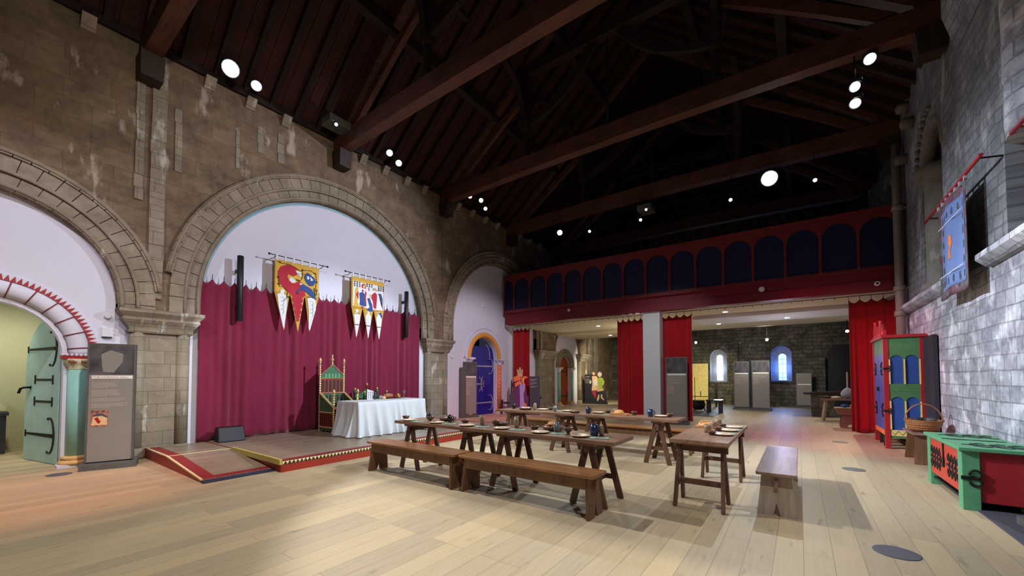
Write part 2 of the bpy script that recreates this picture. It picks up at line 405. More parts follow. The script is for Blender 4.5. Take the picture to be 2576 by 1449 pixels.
M['print_orange'] = plain('printed_orange', srgb(240,130,70), .7)
M['print_purple'] = plain('printed_purple', srgb(110,56,110), .7, var=.25, scale=30)
M['print_lilac'] = plain('printed_lilac', srgb(176,160,216), .7, var=.15, scale=30)
M['print_gold'] = plain('printed_gold', srgb(190,160,120), .7)
M['print_peach'] = plain('printed_peach', srgb(232,190,140), .7)
M['print_lime'] = plain('printed_lime', srgb(140,160,60), .7)
M['print_brown'] = plain('printed_brown', srgb(92,64,44), .7)
M['tap_blue'] = cloth('tapestry_blue', srgb(96,128,190), var=.05, streak=False)
M['tap_border'] = NT('tapestry_border'); _t = M['tap_border']; _t.local = True
_v = _t.n('ShaderNodeTexVoronoi'); _v.inputs['Scale'].default_value = 9; _t.l(_t.coord(), _v.inputs['Vector'])
_t.l(_t.ramp(_v.outputs['Color'], [(.0, srgb(60,50,70)), (.35, srgb(120,60,80)), (.6, srgb(90,110,110)), (.8, srgb(70,56,62)), (1, srgb(150,130,150))]), _t.b.inputs['Base Color'])
M['tap_border'] = _t.done(.9)
M['fruit_red'] = plain('fruit_red', srgb(190,50,40), .35); M['fruit_green'] = plain('fruit_green', srgb(190,196,80), .35)
M['pewter'] = plain('pewter', srgb(90,90,96), .35, .6)
_g = NT('clear_glass'); _g.b.inputs['Transmission Weight'].default_value = .9; _g.b.inputs['IOR'].default_value = 1.3; _g.b.inputs['Base Color'].default_value = (.9,.93,.95,1)
M['glass'] = _g.done(.08)
M['photo_red'] = plain('printed_picture', srgb(176,120,104), .6, var=.5, scale=22)
M['faint_print'] = plain('faint_print', srgb(168,150,144), .6, var=.18, scale=22)
M['photo_grey'] = plain('printed_photo', srgb(84,80,84), .6, var=.35, scale=5)

# ------------------------------------------------------------------ the shell
def strips(mb, s0, s1, z0, z1, ops, place, depth, m=0, ms=None, sill=True, N=26):
    """wall face with round-headed openings (centre, radius, springing z, bottom z); place(s, z, d)"""
    ms = m if ms is None else ms
    S_ = {s0, s1}
    for c, R, zs, zb in ops:
        for k in range(N+1):
            v = c - R*cos(pi*k/N)
            if s0 < v < s1: S_.add(round(v, 5))
    S_ = sorted(S_)
    def top(op, s):
        c, R, zs, zb = op; return zs + sqrt(max(0, R*R - (s-c)**2))
    for a, b in zip(S_, S_[1:]):
        if b - a < 1e-4: continue
        mid = (a+b)/2; op = next((o for o in ops if abs(mid-o[0]) < o[1]), None)
        if op is None:
            mb.add([place(a,z0,0), place(b,z0,0), place(b,z1,0), place(a,z1,0)], [(0,1,2,3)], m); continue
        ta, tb = top(op, a), top(op, b)
        mb.add([place(a,ta,0), place(b,tb,0), place(b,z1,0), place(a,z1,0)], [(0,1,2,3)], m)
        mb.add([place(a,ta,0), place(b,tb,0), place(b,tb,depth), place(a,ta,depth)], [(0,1,2,3)], ms, True)
        if op[3] > z0 + 1e-4:
            mb.add([place(a,z0,0), place(b,z0,0), place(b,op[3],0), place(a,op[3],0)], [(0,1,2,3)], m)
            if sill: mb.add([place(a,op[3],0), place(b,op[3],0), place(b,op[3],depth), place(a,op[3],depth)], [(0,1,2,3)], ms)
    for c, R, zs, zb in ops:
        for s in (c-R, c+R):
            if s0 <= s <= s1:
                mb.add([place(s,zb,0), place(s,zb,depth), place(s,zs,depth), place(s,zs,0)], [(0,1,2,3)], ms)

def structure(o): o['kind'] = 'structure'; return o
W, WI, RW = -9.8, -9.95, 2.1
Y0, Y1, ZT = -5.0, 24.4, 7.65
b = MB(); b.box(-14.2, 3.4, Y0, Y1+.6, -.2, 0, 0)
structure(b.build('floor', M['floor']))

# left wall: arcade
ARC = [(0.0,1.6,2.8,2.70),(5.70,2.9,3.04,2.70),(12.76,2.72,3.24,2.70),(18.65,1.35,2.72,2.70)]
b = MB()
strips(b, Y0, 20.0, 2.70, ZT, ARC, lambda s,z,d: (W-d, s, z), .16, 0, 0)
b.add([(W,20.0,0),(W,Y1,0),(W,Y1,ZT),(W,20.0,ZT)], [(0,1,2,3)], 0)
b.add([(W-.4,Y0,ZT),(W,Y0,ZT),(W,Y1,ZT),(W-.4,Y1,ZT)], [(0,1,2,3)], 0)
structure(b.build('wall_left', M['stone_left'], fix=False))
# piers with corner shafts
tn = [0]
def trim(mb, mats, **k):
    tn[0] += 1; o = mb.build('trim_%d' % tn[0], mats, **k); return structure(o)
PIERS = [(-2.55,-1.72),(1.76,2.66),(8.82,9.80),(15.62,17.18),(19.9,20.9)]
for y0, y1 in PIERS:
    b = MB(); r = .115
    b.box(W-.16, W-.015, y0+.1, y1-.1, 0, 2.34)
    for y in (y0+r, y1-r): b.lathe([(r,0),(r,2.34)], (W-.06, y, 0), 14)
    b.lathe([(r+.05,0),(r+.05,.06),(r+.02,.1),(r+.035,.14),(r,.19)], (W-.06, y0+r, 0), 14)
    b.lathe([(r+.05,0),(r+.05,.06),(r+.02,.1),(r+.035,.14),(r,.19)], (W-.06, y1-r, 0), 14)
    trim(b, M['stone_pier'])
    # capital: cushion scallops, fillet and abacus
    b = MB(); yc = (y0+y1)/2; hw = (y1-y0)/2
    def ring(z, h, d): return [(W-.18, yc-h, z), (W-.18, yc+h, z), (W+d, yc+h, z), (W+d, yc-h, z)]
    L = [(2.30,hw+.01,.05),(2.335,hw+.035,.07),(2.35,hw+.0,.045),(2.40,hw+.02,.06),(2.53,hw+.115,.14),(2.55,hw+.115,.14),(2.565,hw+.10,.13),(2.585,hw+.11,.14),(2.66,hw+.17,.2),(2.72,hw+.17,.2)]
    for (za,ha,da),(zb,hb,db) in zip(L, L[1:]):
        b.hexa(ring(za,ha,da), ring(zb,hb,db))
    nsc = max(3, int(round((y1-y0)/.3)))
    for k in range(nsc):     # scallop cones under the abacus
        y = y0 + (k+.5)*(y1-y0)/nsc
        b.lathe([(.03,2.37),(.05,2.40),(.13,2.53)], (W+.015, y, 0), 12)
    trim(b, M['stone_pier'])
# voussoired arch rings: (profile of orders), each block cut with a fine joint
def arch_ring(c, zs, R0, R1, x0, x1, nblk, zbot, gap=.006, mats=None, roll=None, a0=0, a1=pi):
    b = MB(); rnd = random.Random(int(c*10)+int(R0*100))
    da = (a1-a0)/nblk
    def blk(pa, pb, dx):
        # pa/pb functions r -> (y,z)
        vs = []
        for f in (pa, pb):
            for r, x in ((R0,x0),(R0,x1+dx),(R1,x1+dx),(R1,x0)):
                y, z = f(r); vs.append((x, y, z))
        b.add(vs, [(0,1,5,4),(1,2,6,5),(2,3,7,6),(0,4,7,3),(0,3,2,1),(4,5,6,7)], 0)
    for k in range(nblk):
        aa = a0 + da*k; ab = aa + da; g = gap/R1; dx = rnd.uniform(-.004,.006); sub = 2
        for q in range(sub):
            p = aa+g + (da-2*g)*q/sub; w_ = aa+g + (da-2*g)*(q+1)/sub
            blk(lambda r,p=p: (c+r*cos(p), zs+r*sin(p)), lambda r,w_=w_: (c+r*cos(w_), zs+r*sin(w_)), dx)
    if a0 == 0 and zs > zbot+.02:
        for sgn in (1,-1):
            h = zs-zbot; nb = max(1, int(round(h/.3)))
            for k in range(nb):
                za = zbot + h*k/nb + gap; zb = zbot + h*(k+1)/nb - gap; dx = rnd.uniform(-.004,.006)
                blk(lambda r: (c+sgn*r, za), lambda r: (c+sgn*r, zb), dx)
    if roll:
        rr, rx, rad_ = roll
        pts = [(rx, c+rr*cos(a0+(a1-a0)*k/48), zs+rr*sin(a0+(a1-a0)*k/48)) for k in range(49)]
        if a0 == 0: pts = [(rx, c+rr, zbot)] + pts + [(rx, c-rr, zbot)]
        b.tube(pts, rad_, 8)
    return b
def big_arch(c, zs, R, full=.62, n=34, clip=None):
    trim(arch_ring(c, zs, R, R+.23, W-.14, W+.02, n, 2.72, roll=(R+.05, W+.03, .035)), M['stone_arch'], bevel=None)
    trim(arch_ring(c, zs, R+.24, R+.50, W-.1, W+.05, n+4, 2.72, roll=(R+.26, W+.05, .03)), M['stone_arch'])
    a_s = math.acos(min(1, (R+.42)/(R+full))) * .0
    trim(arch_ring(c, zs, R+.505, R+full, W-.05, W+.085, n+8, 99, roll=(R+full-.04, W+.085, .028), a0=.13, a1=pi-.13), M['stone_arch'])
big_arch(5.70, 3.04, 2.90, .60, 38)
big_arch(0.0, 2.80, 1.60, .60, 24)
big_arch(12.76, 3.24, 2.72, .42, 34)
# pilaster strips rising above the piers (weathered pale stonework)
for ya, yb, za, zb, d_ in ((1.76,1.88,4.75,7.2,.03),(1.97,2.19,2.95,7.3,.045),(2.32,2.43,5.5,6.75,.02),(3.35,3.42,6.0,6.9,.015),(3.78,3.9,6.55,7.15,.015),(4.2,4.34,6.5,7.2,.02)):
    b = MB(); z = za; rn = random.Random(int(ya*100))
    while z < zb-.05:
        h_ = min(rn.uniform(.22,.34), zb-z); e_ = rn.uniform(-.01,.012)
        b.box(W-.02, W+d_+e_*.4, ya+e_, yb+e_*.6, z, z+h_-.006); z += h_
    trim(b, M['stone_pier'])
b = MB(); b.box(W-.02, W+.02, 9.5, 9.62, 4.4, 6.7); trim(b, M['stone_left'])
# corbels under the eaves
ycb = [y for y in [-.4,.35,1.12,2.85,3.6,4.35,6.4,7.14,7.92,8.62,10.2,10.95,11.7,12.45,14,14.8,15.6] ]
for y in ycb:
    b = MB(); b.hexa([(W,y-.09,7.42),(W,y+.09,7.42),(W+.04,y+.09,7.42),(W+.04,y-.09,7.42)], [(W,y-.09,7.62),(W,y+.09,7.62),(W+.2,y+.09,7.62),(W+.2,y-.09,7.62)])
    tag(b.build('corbel', M['stone_pier']), 'pale stone corbel block in the row under the eaves of the arcade wall', 'corbel', 'stone corbels under the eaves')

# plaster infill behind the arcade, with the three painted doorways
b = MB()
D1, D2, D3 = (.15,.85,1.85,0.0), (11.92,.80,2.2,0.0), (18.5,.60,1.95,0.0)
strips(b, Y0, 20.0, 0, 6.3, [D1,D2,D3], lambda s,z,d: (WI-d, s, z), .22, 0, 0, sill=False)
# painted pale blue rim of the big arch
for k in range(40):
    a, a2 = pi*k/40, pi*(k+1)/40
    b.add([(WI+.004, 5.7+r*cos(t), 3.04+r*sin(t)) for r, t in ((2.83,a),(3.0,a),(3.0,a2),(2.83,a2))], [(0,1,2,3)], 1)
structure(b.build('wall_infill', [M['white_wall'], M['pale_blue_paint']], fix=False))

# side room behind the green door
b = MB()
b.add([(-13.4,-4,0),(-13.4,3.5,0),(-13.4,3.5,3.4),(-13.4,-4,3.4)], [(0,1,2,3)])
b.add([(-13.4,3.5,0),(WI-.22,3.5,0),(WI-.22,3.5,3.4),(-13.4,3.5,3.4)], [(0,1,2,3)])
b.add([(-13.4,-4,0),(WI-.22,-4,0),(WI-.22,-4,3.4),(-13.4,-4,3.4)], [(0,1,2,3)])
b.add([(-13.4,-4,3.4),(WI-.22,-4,3.4),(WI-.22,3.5,3.4),(-13.4,3.5,3.4)], [(0,1,2,3)])
structure(b.build('wall_side_room', M['cream_wall'], fix=False))
point((-10.9, -.9, 2.3), 26, (.95,1.0,.95), .15)  # fill added without a fixture to brighten the open green door
spot((-11.6, 0.4, 3.3), (-12.8, .5, .6), 130, 120, (1.0,.97,.72), .8, .1)
b = MB(); b.add([(x,11.1+dy,z) for x,dy,z in ((-10.9,0,0),(-10.9,1.64,0),(-10.9,1.64,3.2),(-10.9,0,3.2))], [(0,1,2,3)])
b.add([(-10.9,11.0,3.2),(WI-.22,11.0,3.2),(WI-.22,12.8,3.2),(-10.9,12.8,3.2)], [(0,1,2,3)])
structure(b.build('door_shade_sheet', M['black'], fix=False))  # black sheet puts the unlit gap above the blue door into colour

# right wall with clerestory openings
ROP = [(10.68,.68,5.65,3.16),(6.45,1.0,5.0,3.16),(15.6,.8,5.6,3.16)]
b = MB(); b.add([(RW,1.0,0),(RW,Y1,0),(RW,Y1,3.05),(RW,1.0,3.05)], [(0,1,2,3)], 0)
strips(b, 1.0, Y1, 3.05, 8.2, ROP, lambda s,z,d: (RW+d, s, z), .85, 2, 2)
b.box(RW+.85, RW+.95, 1.0, Y1, 2.9, 8.2, 1)  # black backing: the darkness inside the openings is put into colour
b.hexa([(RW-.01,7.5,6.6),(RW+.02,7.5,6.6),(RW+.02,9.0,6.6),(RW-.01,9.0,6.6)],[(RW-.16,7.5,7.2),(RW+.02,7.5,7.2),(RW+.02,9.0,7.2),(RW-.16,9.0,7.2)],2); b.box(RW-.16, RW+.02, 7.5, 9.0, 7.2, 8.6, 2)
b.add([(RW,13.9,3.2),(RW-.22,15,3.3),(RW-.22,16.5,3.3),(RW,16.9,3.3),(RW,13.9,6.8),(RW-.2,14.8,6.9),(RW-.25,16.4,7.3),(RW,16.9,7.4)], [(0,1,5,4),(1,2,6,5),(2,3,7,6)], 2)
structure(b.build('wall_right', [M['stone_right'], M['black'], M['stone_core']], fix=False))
# string course: weathered sloping stones either side of the hanging
rnd = random.Random(3)
for ya, yb in ((3.0,7.95),(9.5,14.0)):
    b = MB(); y = ya
    while y < yb - .05:
        L_ = min(rnd.uniform(.5,.8), yb-y); d = rnd.uniform(-.012,.012)
        q = lambda yy: [(RW+.02,yy,2.94),(RW-.06+d,yy,2.96),(RW-.15+d,yy,3.05),(RW-.15+d,yy,3.12),(RW-.02,yy,3.22),(RW+.02,yy,3.22)]
        A, B = q(y), q(y+L_-.008); n_ = len(b.v); b.v += A+B
        for k in range(5): b.face((n_+k, n_+k+1, n_+k+7, n_+k+6))
        b.face([n_+k for k in range(6)]); b.face([n_+6+k for k in range(6)])
        y += L_
    trim(b, M['stone_rough'] if False else M['stone_right'])
# engaged column with capital and arch roll in the far clerestory opening
b = MB(); prof = [(.34,3.16),(.34,3.22),(.30,3.3),(.27,3.36),(.27,5.1),(.30,5.14),(.28,5.18),(.36,5.34),(.42,5.42),(.42,5.54)]
b.lathe(prof, (RW+.22, 10.98, 0), 18)
b.tube([(RW+.1, 10.68+.72*cos(a), 5.62+.72*sin(a)) for a in [pi*k/20 for k in range(21)]], .13, 10)
for k in range(11):
    a = .1 + (pi*.5)*k/10; b.ball((RW-.03, 10.68+.95*cos(a), 5.62+.95*sin(a)), .05)
trim(b, M['stone_rough'])
b = MB()       # broken half-round shaft hanging in the near opening
b.lathe([(.36,4.32),(.37,4.5),(.37,4.98),(.36,5.0),(.37,5.02),(.37,5.5),(.36,5.52),(.37,5.54),(.38,6.9)], (RW+.30, 7.15, 0), 18)
trim(b, M['stone_right'])
for i,(y, z) in enumerate(((12.3,7.55),(11.9,7.0),(12.6,6.5),(13.3,6.3))):
    b = MB(); b.lathe([(.03,0),(.10,.03),(.115,.1),(.11,.24)], (RW-.22,y,z), 10, axis='x')
    tag(b.build('corbel', M['stone_rough']), 'broken stone stub sticking out of the grey right wall near the roof', 'corbel', 'stone stubs high on the right wall')

# back wall with narrow windows
b = MB(); BOP = [(-3.6,.42,2.55,1.2),(-.74,.44,2.6,1.25)]
strips(b, -12, 3.4, 0, 12.5, BOP, lambda s,z,d: (s, Y1+d, z), .5, 0, 2)
b.add([(1.1,Y1-.02,0),(2.1,Y1-.02,0),(2.1,Y1-.02,2.6),(1.9,Y1-.02,3.0),(1.3,Y1-.02,3.0),(1.1,Y1-.02,2.6)], [(0,1,2,3,4,5)], 1)  # flat black patch stands in for the shade of the fireplace hole
for c_, zz in ((-3.6,1.2),(-.74,1.25)):      # inner face of each window niche, open only at the lancet
    b.add([(c_-.6,Y1+.5,zz-.1),(c_+.6,Y1+.5,zz-.1),(c_+.6,Y1+.5,3.3),(c_-.6,Y1+.5,3.3)], [(0,1,2,3)], 2)
structure(b.build('wall_back', [M['stone_back'], M['black'], M['niche_lit']], fix=False))
for i, (c, wl, mat, zb, zt, wd_) in enumerate(((-3.6,.12,'daylight',1.28,2.55,.14),(-.70,.14,'daylight_blue',1.3,2.5,.17))):
    b = MB(); pts = [(c-wd_,zb),(c+wd_,zb)] + [(c+wd_*cos(a), zt+wd_*sin(a)) for a in [pi*k/8 for k in range(9)]]
    b.prism(pts, lambda u,v,t: (u, Y1+.47+t, v), 0, .01)
    w_ = structure(b.build('window_%d' % (i+1), M[mat]))
    w_['label'] = 'narrow round-headed window glowing in the far stone wall'
    b = MB()
    for k in range(5):
        z = zb + (zt-zb)*(k+.5)/5; b.bar((c-wd_,Y1+.46,z),(c+wd_,Y1+.46,z),.012,.012)
    b.bar((c,Y1+.46,zb),(c,Y1+.46,zt),.012,.012)
    b.build('window_bar', M['iron'], w_)
spot((-.7, Y1+.3, 2.1), (-.9, 19.5, 0), 90, 80, (.3,.45,1.0), .9, .15)
spot((-3.6, Y1+.3, 2.1), (-2.9, 20.0, 0), 60, 80, (.6,.8,1.0), .9, .15)
b = MB()      # rough piers standing forward of the back wall
for x0, x1, z1 in ((-2.55,-1.35,3.3),(.1,1.0,2.4)):
    b.box(x0, x1, Y1-.35, Y1, 0, z1)
b.box(-3.2, -2.5, Y1-.55, Y1, 0, .5); b.box(-1.2,.0,Y1-.25,Y1,0,1.1)
trim(b, M['stone_back'])

# closing piece behind the photographer's right
# roof: two board slopes, rafters
SL = (12.75-7.7)/(9.8-3.85); RX, RZ = -3.85, 12.75
def roofz(x): return RZ - abs(x-RX)*SL
b = MB()
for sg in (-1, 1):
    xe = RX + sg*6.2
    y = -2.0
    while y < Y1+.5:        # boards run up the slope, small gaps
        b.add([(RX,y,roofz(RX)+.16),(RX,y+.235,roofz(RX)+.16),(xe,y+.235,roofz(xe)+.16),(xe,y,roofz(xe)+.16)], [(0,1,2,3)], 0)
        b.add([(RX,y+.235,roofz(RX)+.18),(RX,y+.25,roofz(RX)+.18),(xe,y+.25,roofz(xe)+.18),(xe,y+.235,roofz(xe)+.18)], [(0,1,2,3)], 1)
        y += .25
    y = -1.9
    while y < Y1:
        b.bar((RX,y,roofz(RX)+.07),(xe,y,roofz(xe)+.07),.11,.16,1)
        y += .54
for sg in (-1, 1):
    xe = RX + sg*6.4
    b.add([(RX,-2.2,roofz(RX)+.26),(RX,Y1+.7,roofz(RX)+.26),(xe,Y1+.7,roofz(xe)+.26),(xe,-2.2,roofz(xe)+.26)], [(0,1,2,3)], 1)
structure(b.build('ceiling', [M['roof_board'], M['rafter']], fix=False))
for sg, sd in ((-1,'left'),(1,'right')):
    for dx, hh, t_ in ((3.65,.26,'lower'),(1.6,.22,'upper')):
        b = MB(); x = RX+sg*dx; z = roofz(x)-.12; b.box(x-.1, x+.1, -1.8, Y1, z-hh/2, z+hh/2)
        tag(b.build('purlin', M['rafter']), 'long dark %s purlin running under the %s roof slope' % (t_, sd), 'roof beam')
for sd, x0, x1 in (('left', W-.25, W+.06), ('right', RW-.06, RW+.3)):
    b = MB(); b.box(x0, x1, -1.8, Y1, 7.66 if sd=='left' else 8.22, 7.80 if sd=='left' else 8.3)
    tag(b.build('wall_plate', M['rafter']), 'dark timber wall plate along the top of the %s wall' % sd, 'roof beam')

# trusses
def truss(y, lab, near=True):
    r = thing('roof_truss', lab, 'roof truss', (RX, y, 7.35), 0, 'timber roof trusses')
    hw = 5.95
    b = MB(); n = 14
    for k in range(n):      # slightly cambered tie beam
        xa, xb = -hw+2*hw*k/n, -hw+2*hw*(k+1)/n
        ca, cb = .10*(1-(xa/hw)**2), .10*(1-(xb/hw)**2)
        b.hexa([(xa,-.13,ca),(xa,.13,ca),(xa,.13,ca+.42),(xa,-.13,ca+.42)], [(xb,-.13,cb),(xb,.13,cb),(xb,.13,cb+.42),(xb,-.13,cb+.42)])
    b.build('tie_beam', M['beam'], r)
    for sg in (-1, 1):
        b = MB(); xo = sg*5.75
        b.hexa([(xo-.16*1,-.16,-.42),(xo+.16,-.16,-.42),(xo+.16,.16,-.42),(xo-.16,.16,-.42)], [(xo-.2,-.17,.02),(xo+.2,-.17,.02),(xo+.2,.17,.02),(xo-.2,.17,.02)])
        b.build('wall_post', M['dark_wood'], r)
        # queen post, octagonal with cap and base
        b = MB(); xq = sg*2.5
        b.lathe([(.16,.5),(.16,.6),(.13,.64),(.095,.7),(.095,1.25),(.13,1.3),(.15,1.36),(.12,1.4)], (xq,0,0), 8, sm=False)
        b.box(xq-.12, xq+.12, -.12, .12, 1.38, 2.95)
        b.build('queen_post', M['rafter'], r)
        b = MB(); b.bar((sg*5.8,0,.45),(sg*.15,0,roofz(RX)-7.35-.2),.22,.26); b.build('principal_rafter', M['beam'], r)
        # curved braces: post to collar and post to rafter
        def curve(p0, p1, bulge, w, h, n=9):
            mb = MB(); P0 = Vector(p0); P1 = Vector(p1); d = P1-P0; nn = Vector((d.z,0,-d.x)).normalized()*bulge
            pts = [P0+d*(k/n)+nn*(4*(k/n)*(1-k/n)) for k in range(n+1)]
            for a_, c_ in zip(pts, pts[1:]): mb.bar(a_, c_, w, h, up=(0,1,0))
            return mb
        curve((xq-sg*.05,0,1.5),(sg*.35,0,2.9), sg*-.28 if sg > 0 else .28, .2, .13).build('arch_brace', M['rafter'], r)
        curve((sg*5.3,0,.45),(xq+sg*.1,0,2.35), .03*sg, .2, .13, 3).build('strut', M['beam'], r)
        for dy in (-1, 1):     # braces running along the roof to the purlin
            mb = MB(); pts = []
            for k in range(8):
                q = k/7; pts.append((xq+sg*.05*q, dy*(.1+1.2*q*q), 1.5+1.35*sin(q*pi/2)))
            for a_, c_ in zip(pts, pts[1:]): mb.bar(a_, c_, .11, .15, up=(1,0,0))
            mb.build('purlin_brace', M['rafter'], r)
    b = MB(); b.box(-2.9, 2.9, -.12, .12, 2.9, 3.16); b.build('collar_beam', M['rafter'], r)
    b = MB(); b.cyl((0,0,.5),(0,0,2.95),.018,6); b.build('iron_rod', M['iron'], r)
    return r
t0 = truss(1.9, 'roof truss nearest the camera, its beam end over the left pier')
for y, lab in ((5.7,'reddish roof truss whose beam runs out of the top of the picture'), (9.5,'long lit roof truss crossing in front of the gallery to the right wall'),
               (13.3,'dim roof truss directly above the arched gallery front'), (17.1,'dark roof truss first behind the gallery front'), (20.9,'farthest dark roof truss near the back wall')):
    dup(t0, (RX, y, 7.35), 0, lab)

# ------------------------------------------------------------------ painted doorways
def yz(x0): return lambda u, v, t: (x0 + t, u, v)          # draws in the plane of the left wall
def arcpts(c, zs, r, a0=0, a1=pi, n=24): return [(c+r*cos(a0+(a1-a0)*k/n), zs+r*sin(a0+(a1-a0)*k/n)) for k in range(n+1)]
def ringpoly(mb, c, zs, r0, r1, x, t0, t1, m, n=24, a0=0, a1=pi):
    for k in range(n):
        a, b_ = a0+(a1-a0)*k/n, a0+(a1-a0)*(k+1)/n
        mb.prism([(c+r0*cos(a), zs+r0*sin(a)), (c+r1*cos(a), zs+r1*sin(a)), (c+r1*cos(b_), zs+r1*sin(b_)), (c+r0*cos(b_), zs+r0*sin(b_))], yz(x), t0, t1, m)
def surround(c, R, zs, style, label):
    r = thing('doorway_surround', label, 'door surround', (0, 0, 0))
    b = MB()
    if style == 'teal':
        ringpoly(b, c, zs, R-.02, R+.04, WI, -.2, .03, 0)
        pts = [(WI+.03, y, z) for y, z in arcpts(c, zs, R+.17, 0, pi, 40)]
        b.tube(pts, .125, 12, 0)
        for k in range(13):      # red joints of the painted stones
            a = pi*(k+.5)/13; p = [(c+(R+.17)*cos(a), zs+(R+.17)*sin(a))]
            ring_ = []
            for j in range(13):
                q = pi*j/12; rr = R+.17+.129*cos(q)
                ring_.append((WI+.03+.129*sin(q), c+rr*cos(a), zs+rr*sin(a)))
            b.tube(ring_, .009, 5, 1, cap=False)
        b.build('arch_roll', [M['white_wall'], M['maroon_line']], r)
        b = MB(); ringpoly(b, c, zs, R+.30, R+.40, WI, 0, .04, 0, 30)
        n = 56
        for k in range(n):
            a0, a1 = pi*k/n, pi*(k+1)/n; am = (a0+a1)/2
            b.prism([(c+(R+.30)*cos(a0), zs+(R+.30)*sin(a0)), (c+(R+.40)*cos(am), zs+(R+.40)*sin(am)), (c+(R+.30)*cos(a1), zs+(R+.30)*sin(a1))], yz(WI), .04, .046, 1)
        b.build('saw_tooth_band', [M['white_wall'], M['red_paint']], r)
    else:
        b.lathe  # noqa
        ringpoly(b, c, zs, R-.0, R+.02, WI, -.2, .02, 0)
        b.tube([(WI+.02, y, z) for y, z in arcpts(c, zs, R+.10, 0, pi, 36)], .095, 10, 1 if style == 'blue' else 0)
        ringpoly(b, c, zs, R+.19, R+.36, WI, 0, .05, 0, 28)
        b.tube([(WI+.06, y, z) for y, z in arcpts(c, zs, R+.36, 0, pi, 36)], .02, 6, 0)
        if style == 'blue':
            for k in range(70):
                a = pi*(k+.5)/70; b.disc((c+(R+.205)*cos(a), zs+(R+.205)*sin(a)), .008, .008, yz(WI), .05, .054, 2, 5)
        b.build('arch_roll', [M['white_wall'] if style == 'blue' else M['stone_pier'], M['orange_paint'], M['maroon_line']], r)
    for sg in ((1,) if style == 'teal' else (-1, 1)):
        yc = c + sg*(R + (.17 if style == 'teal' else .10)); rad_c = .125 if style == 'teal' else .085
        colm = {'teal': M['teal_paint'], 'blue': M['coral_paint'], 'orange': M['teal_paint']}[style]
        b = MB(); b.lathe([(rad_c,.18),(rad_c,zs-.22)], (WI+.05, yc, 0), 16, 0)
        if style == 'blue':      # zigzag paint on the shaft
            n = 22; pts = []
            for k in range(n+1):
                z = .22+(zs-.5)*k/n; a = .75*(1 if k % 2 else -1); pts.append((WI+.05+(rad_c+.001)*cos(a), yc+(rad_c+.001)*sin(a), z))
            for p, q in zip(pts, pts[1:]):
                mid = Vector(p)*.5+Vector(q)*.5; d = (Vector((mid.x,mid.y,0))-Vector((WI+.05,yc,0))).normalized(); mid = Vector((WI+.05,yc,mid.z))+d*(rad_c+.004)
                b.tube([p, mid, q], .009, 5, 1)
        b.build('shaft', [colm, M['maroon_line']], r)
        b = MB(); k_ = rad_c
        b.lathe([(k_,zs-.24),(k_+.01,zs-.22),(k_+.0,zs-.2),(k_+.03,zs-.14),(k_+.085,zs-.06)], (WI+.05,yc,0), 16, 0)
        b.box(WI, WI+.2, yc-k_-.09, yc+k_+.09, zs-.06, zs-.0, 1)
        if style == 'teal':
            for q in (-.55, .35, 1.1):
                x_, y_ = WI+.05+(k_+.05)*cos(q), yc+(k_+.05)*sin(q)
                b.lathe([(.0001,-.05),(.035,-.035),(.045,0),(.03,.02)], (x_-.01, y_, zs-.09), 10, 2)
                b.tube([(x_+.02+.0, y_+.05*cos(t), zs-.085-.045*sin(t)) for t in [pi*j/8 for j in range(9)]], .007, 5, 1)
            for j in range(9): b.ball((WI+.2, yc-k_-.08+j*.052, zs+.005), .022, 3)
        elif style == 'blue':
            for j in range(5):
                b.tube([(WI+.205, yc-k_-.07+j*(2*k_+.14)/5+.017+.02*cos(t), zs-.07-.03*sin(t)) for t in [pi*i/6 for i in range(7)]], .006, 5, 2)
        b.build('capital', [M['cream_wall'] if style == 'teal' else M['white_wall'], M['red_paint'] if style == 'teal' else M['white_wall'], M['ceramic_tan'] if style == 'teal' else M['maroon_line'], M['white_wall']], r)
        b = MB(); b.box(WI, WI+.22, yc-k_-.1, yc+k_+.1, 0, .05, 1)
        b.lathe([(k_+.08,.05),(k_+.09,.08),(k_+.05,.11),(k_+.02,.12),(k_+.06,.14),(k_+.05,.17),(k_,.18)], (WI+.05,yc,0), 16, 0)
        b.build('column_base', [M['base_yellow'], M['white_wall']], r)
    if style == 'blue':      # white reveals
        pass
    return r
surround(.15, .85, 1.85, 'teal', 'white arch with red saw-tooth edge on a pale turquoise column round the green door')
surround(11.92, .80, 2.2, 'blue', 'white and orange round arch on orange zigzag columns framing the blue door')
surround(18.5, .60, 1.95, 'orange', 'plain stone arch on pale blue columns round the orange door in the room beyond')

def curl(pts, w0=.03, w1=.012): return pts, [w0+(w1-w0)*k/(len(pts)-1) for k in range(len(pts))]
def crescent(mb, cx, cz, r, place, t0, t1, m, flip=1, w=.045, a=1.9):
    pts = [(cx + flip*(r*cos(q))*.55, cz + r*sin(q)) for q in [-a+2*a*k/20 for k in range(21)]]
    ws = [w*(.25+.75*sin(pi*k/20)) for k in range(21)]
    mb.ribbon(pts, ws, place, t0, t1, m)
    for sgn in (0, -1):
        p = pts[sgn]; mb.disc((p[0]-flip*.015, p[1]), .022, .022, place, t0, t1, m, 8)
def hinge_bar(name, parent, mat, u0, u1, z, place, t, cres=True, flip=1, r=.2):
    b = MB()
    n = 6; pts = [(u0+(u1-u0)*k/n, z) for k in range(n+1)]
    b.ribbon(pts, [.03+.03*k/n for k in range(n+1)], place, 0, t)
    if cres: crescent(b, u1-flip*.0+(-.11 if u1 > u0 else .11), z, r, place, 0, t, 0, 1 if u1 > u0 else -1)
    b.ribbon([(u0, z-.06),(u0, z+.06)], .025, place, 0, t)
    return b.build(name, mat, parent)

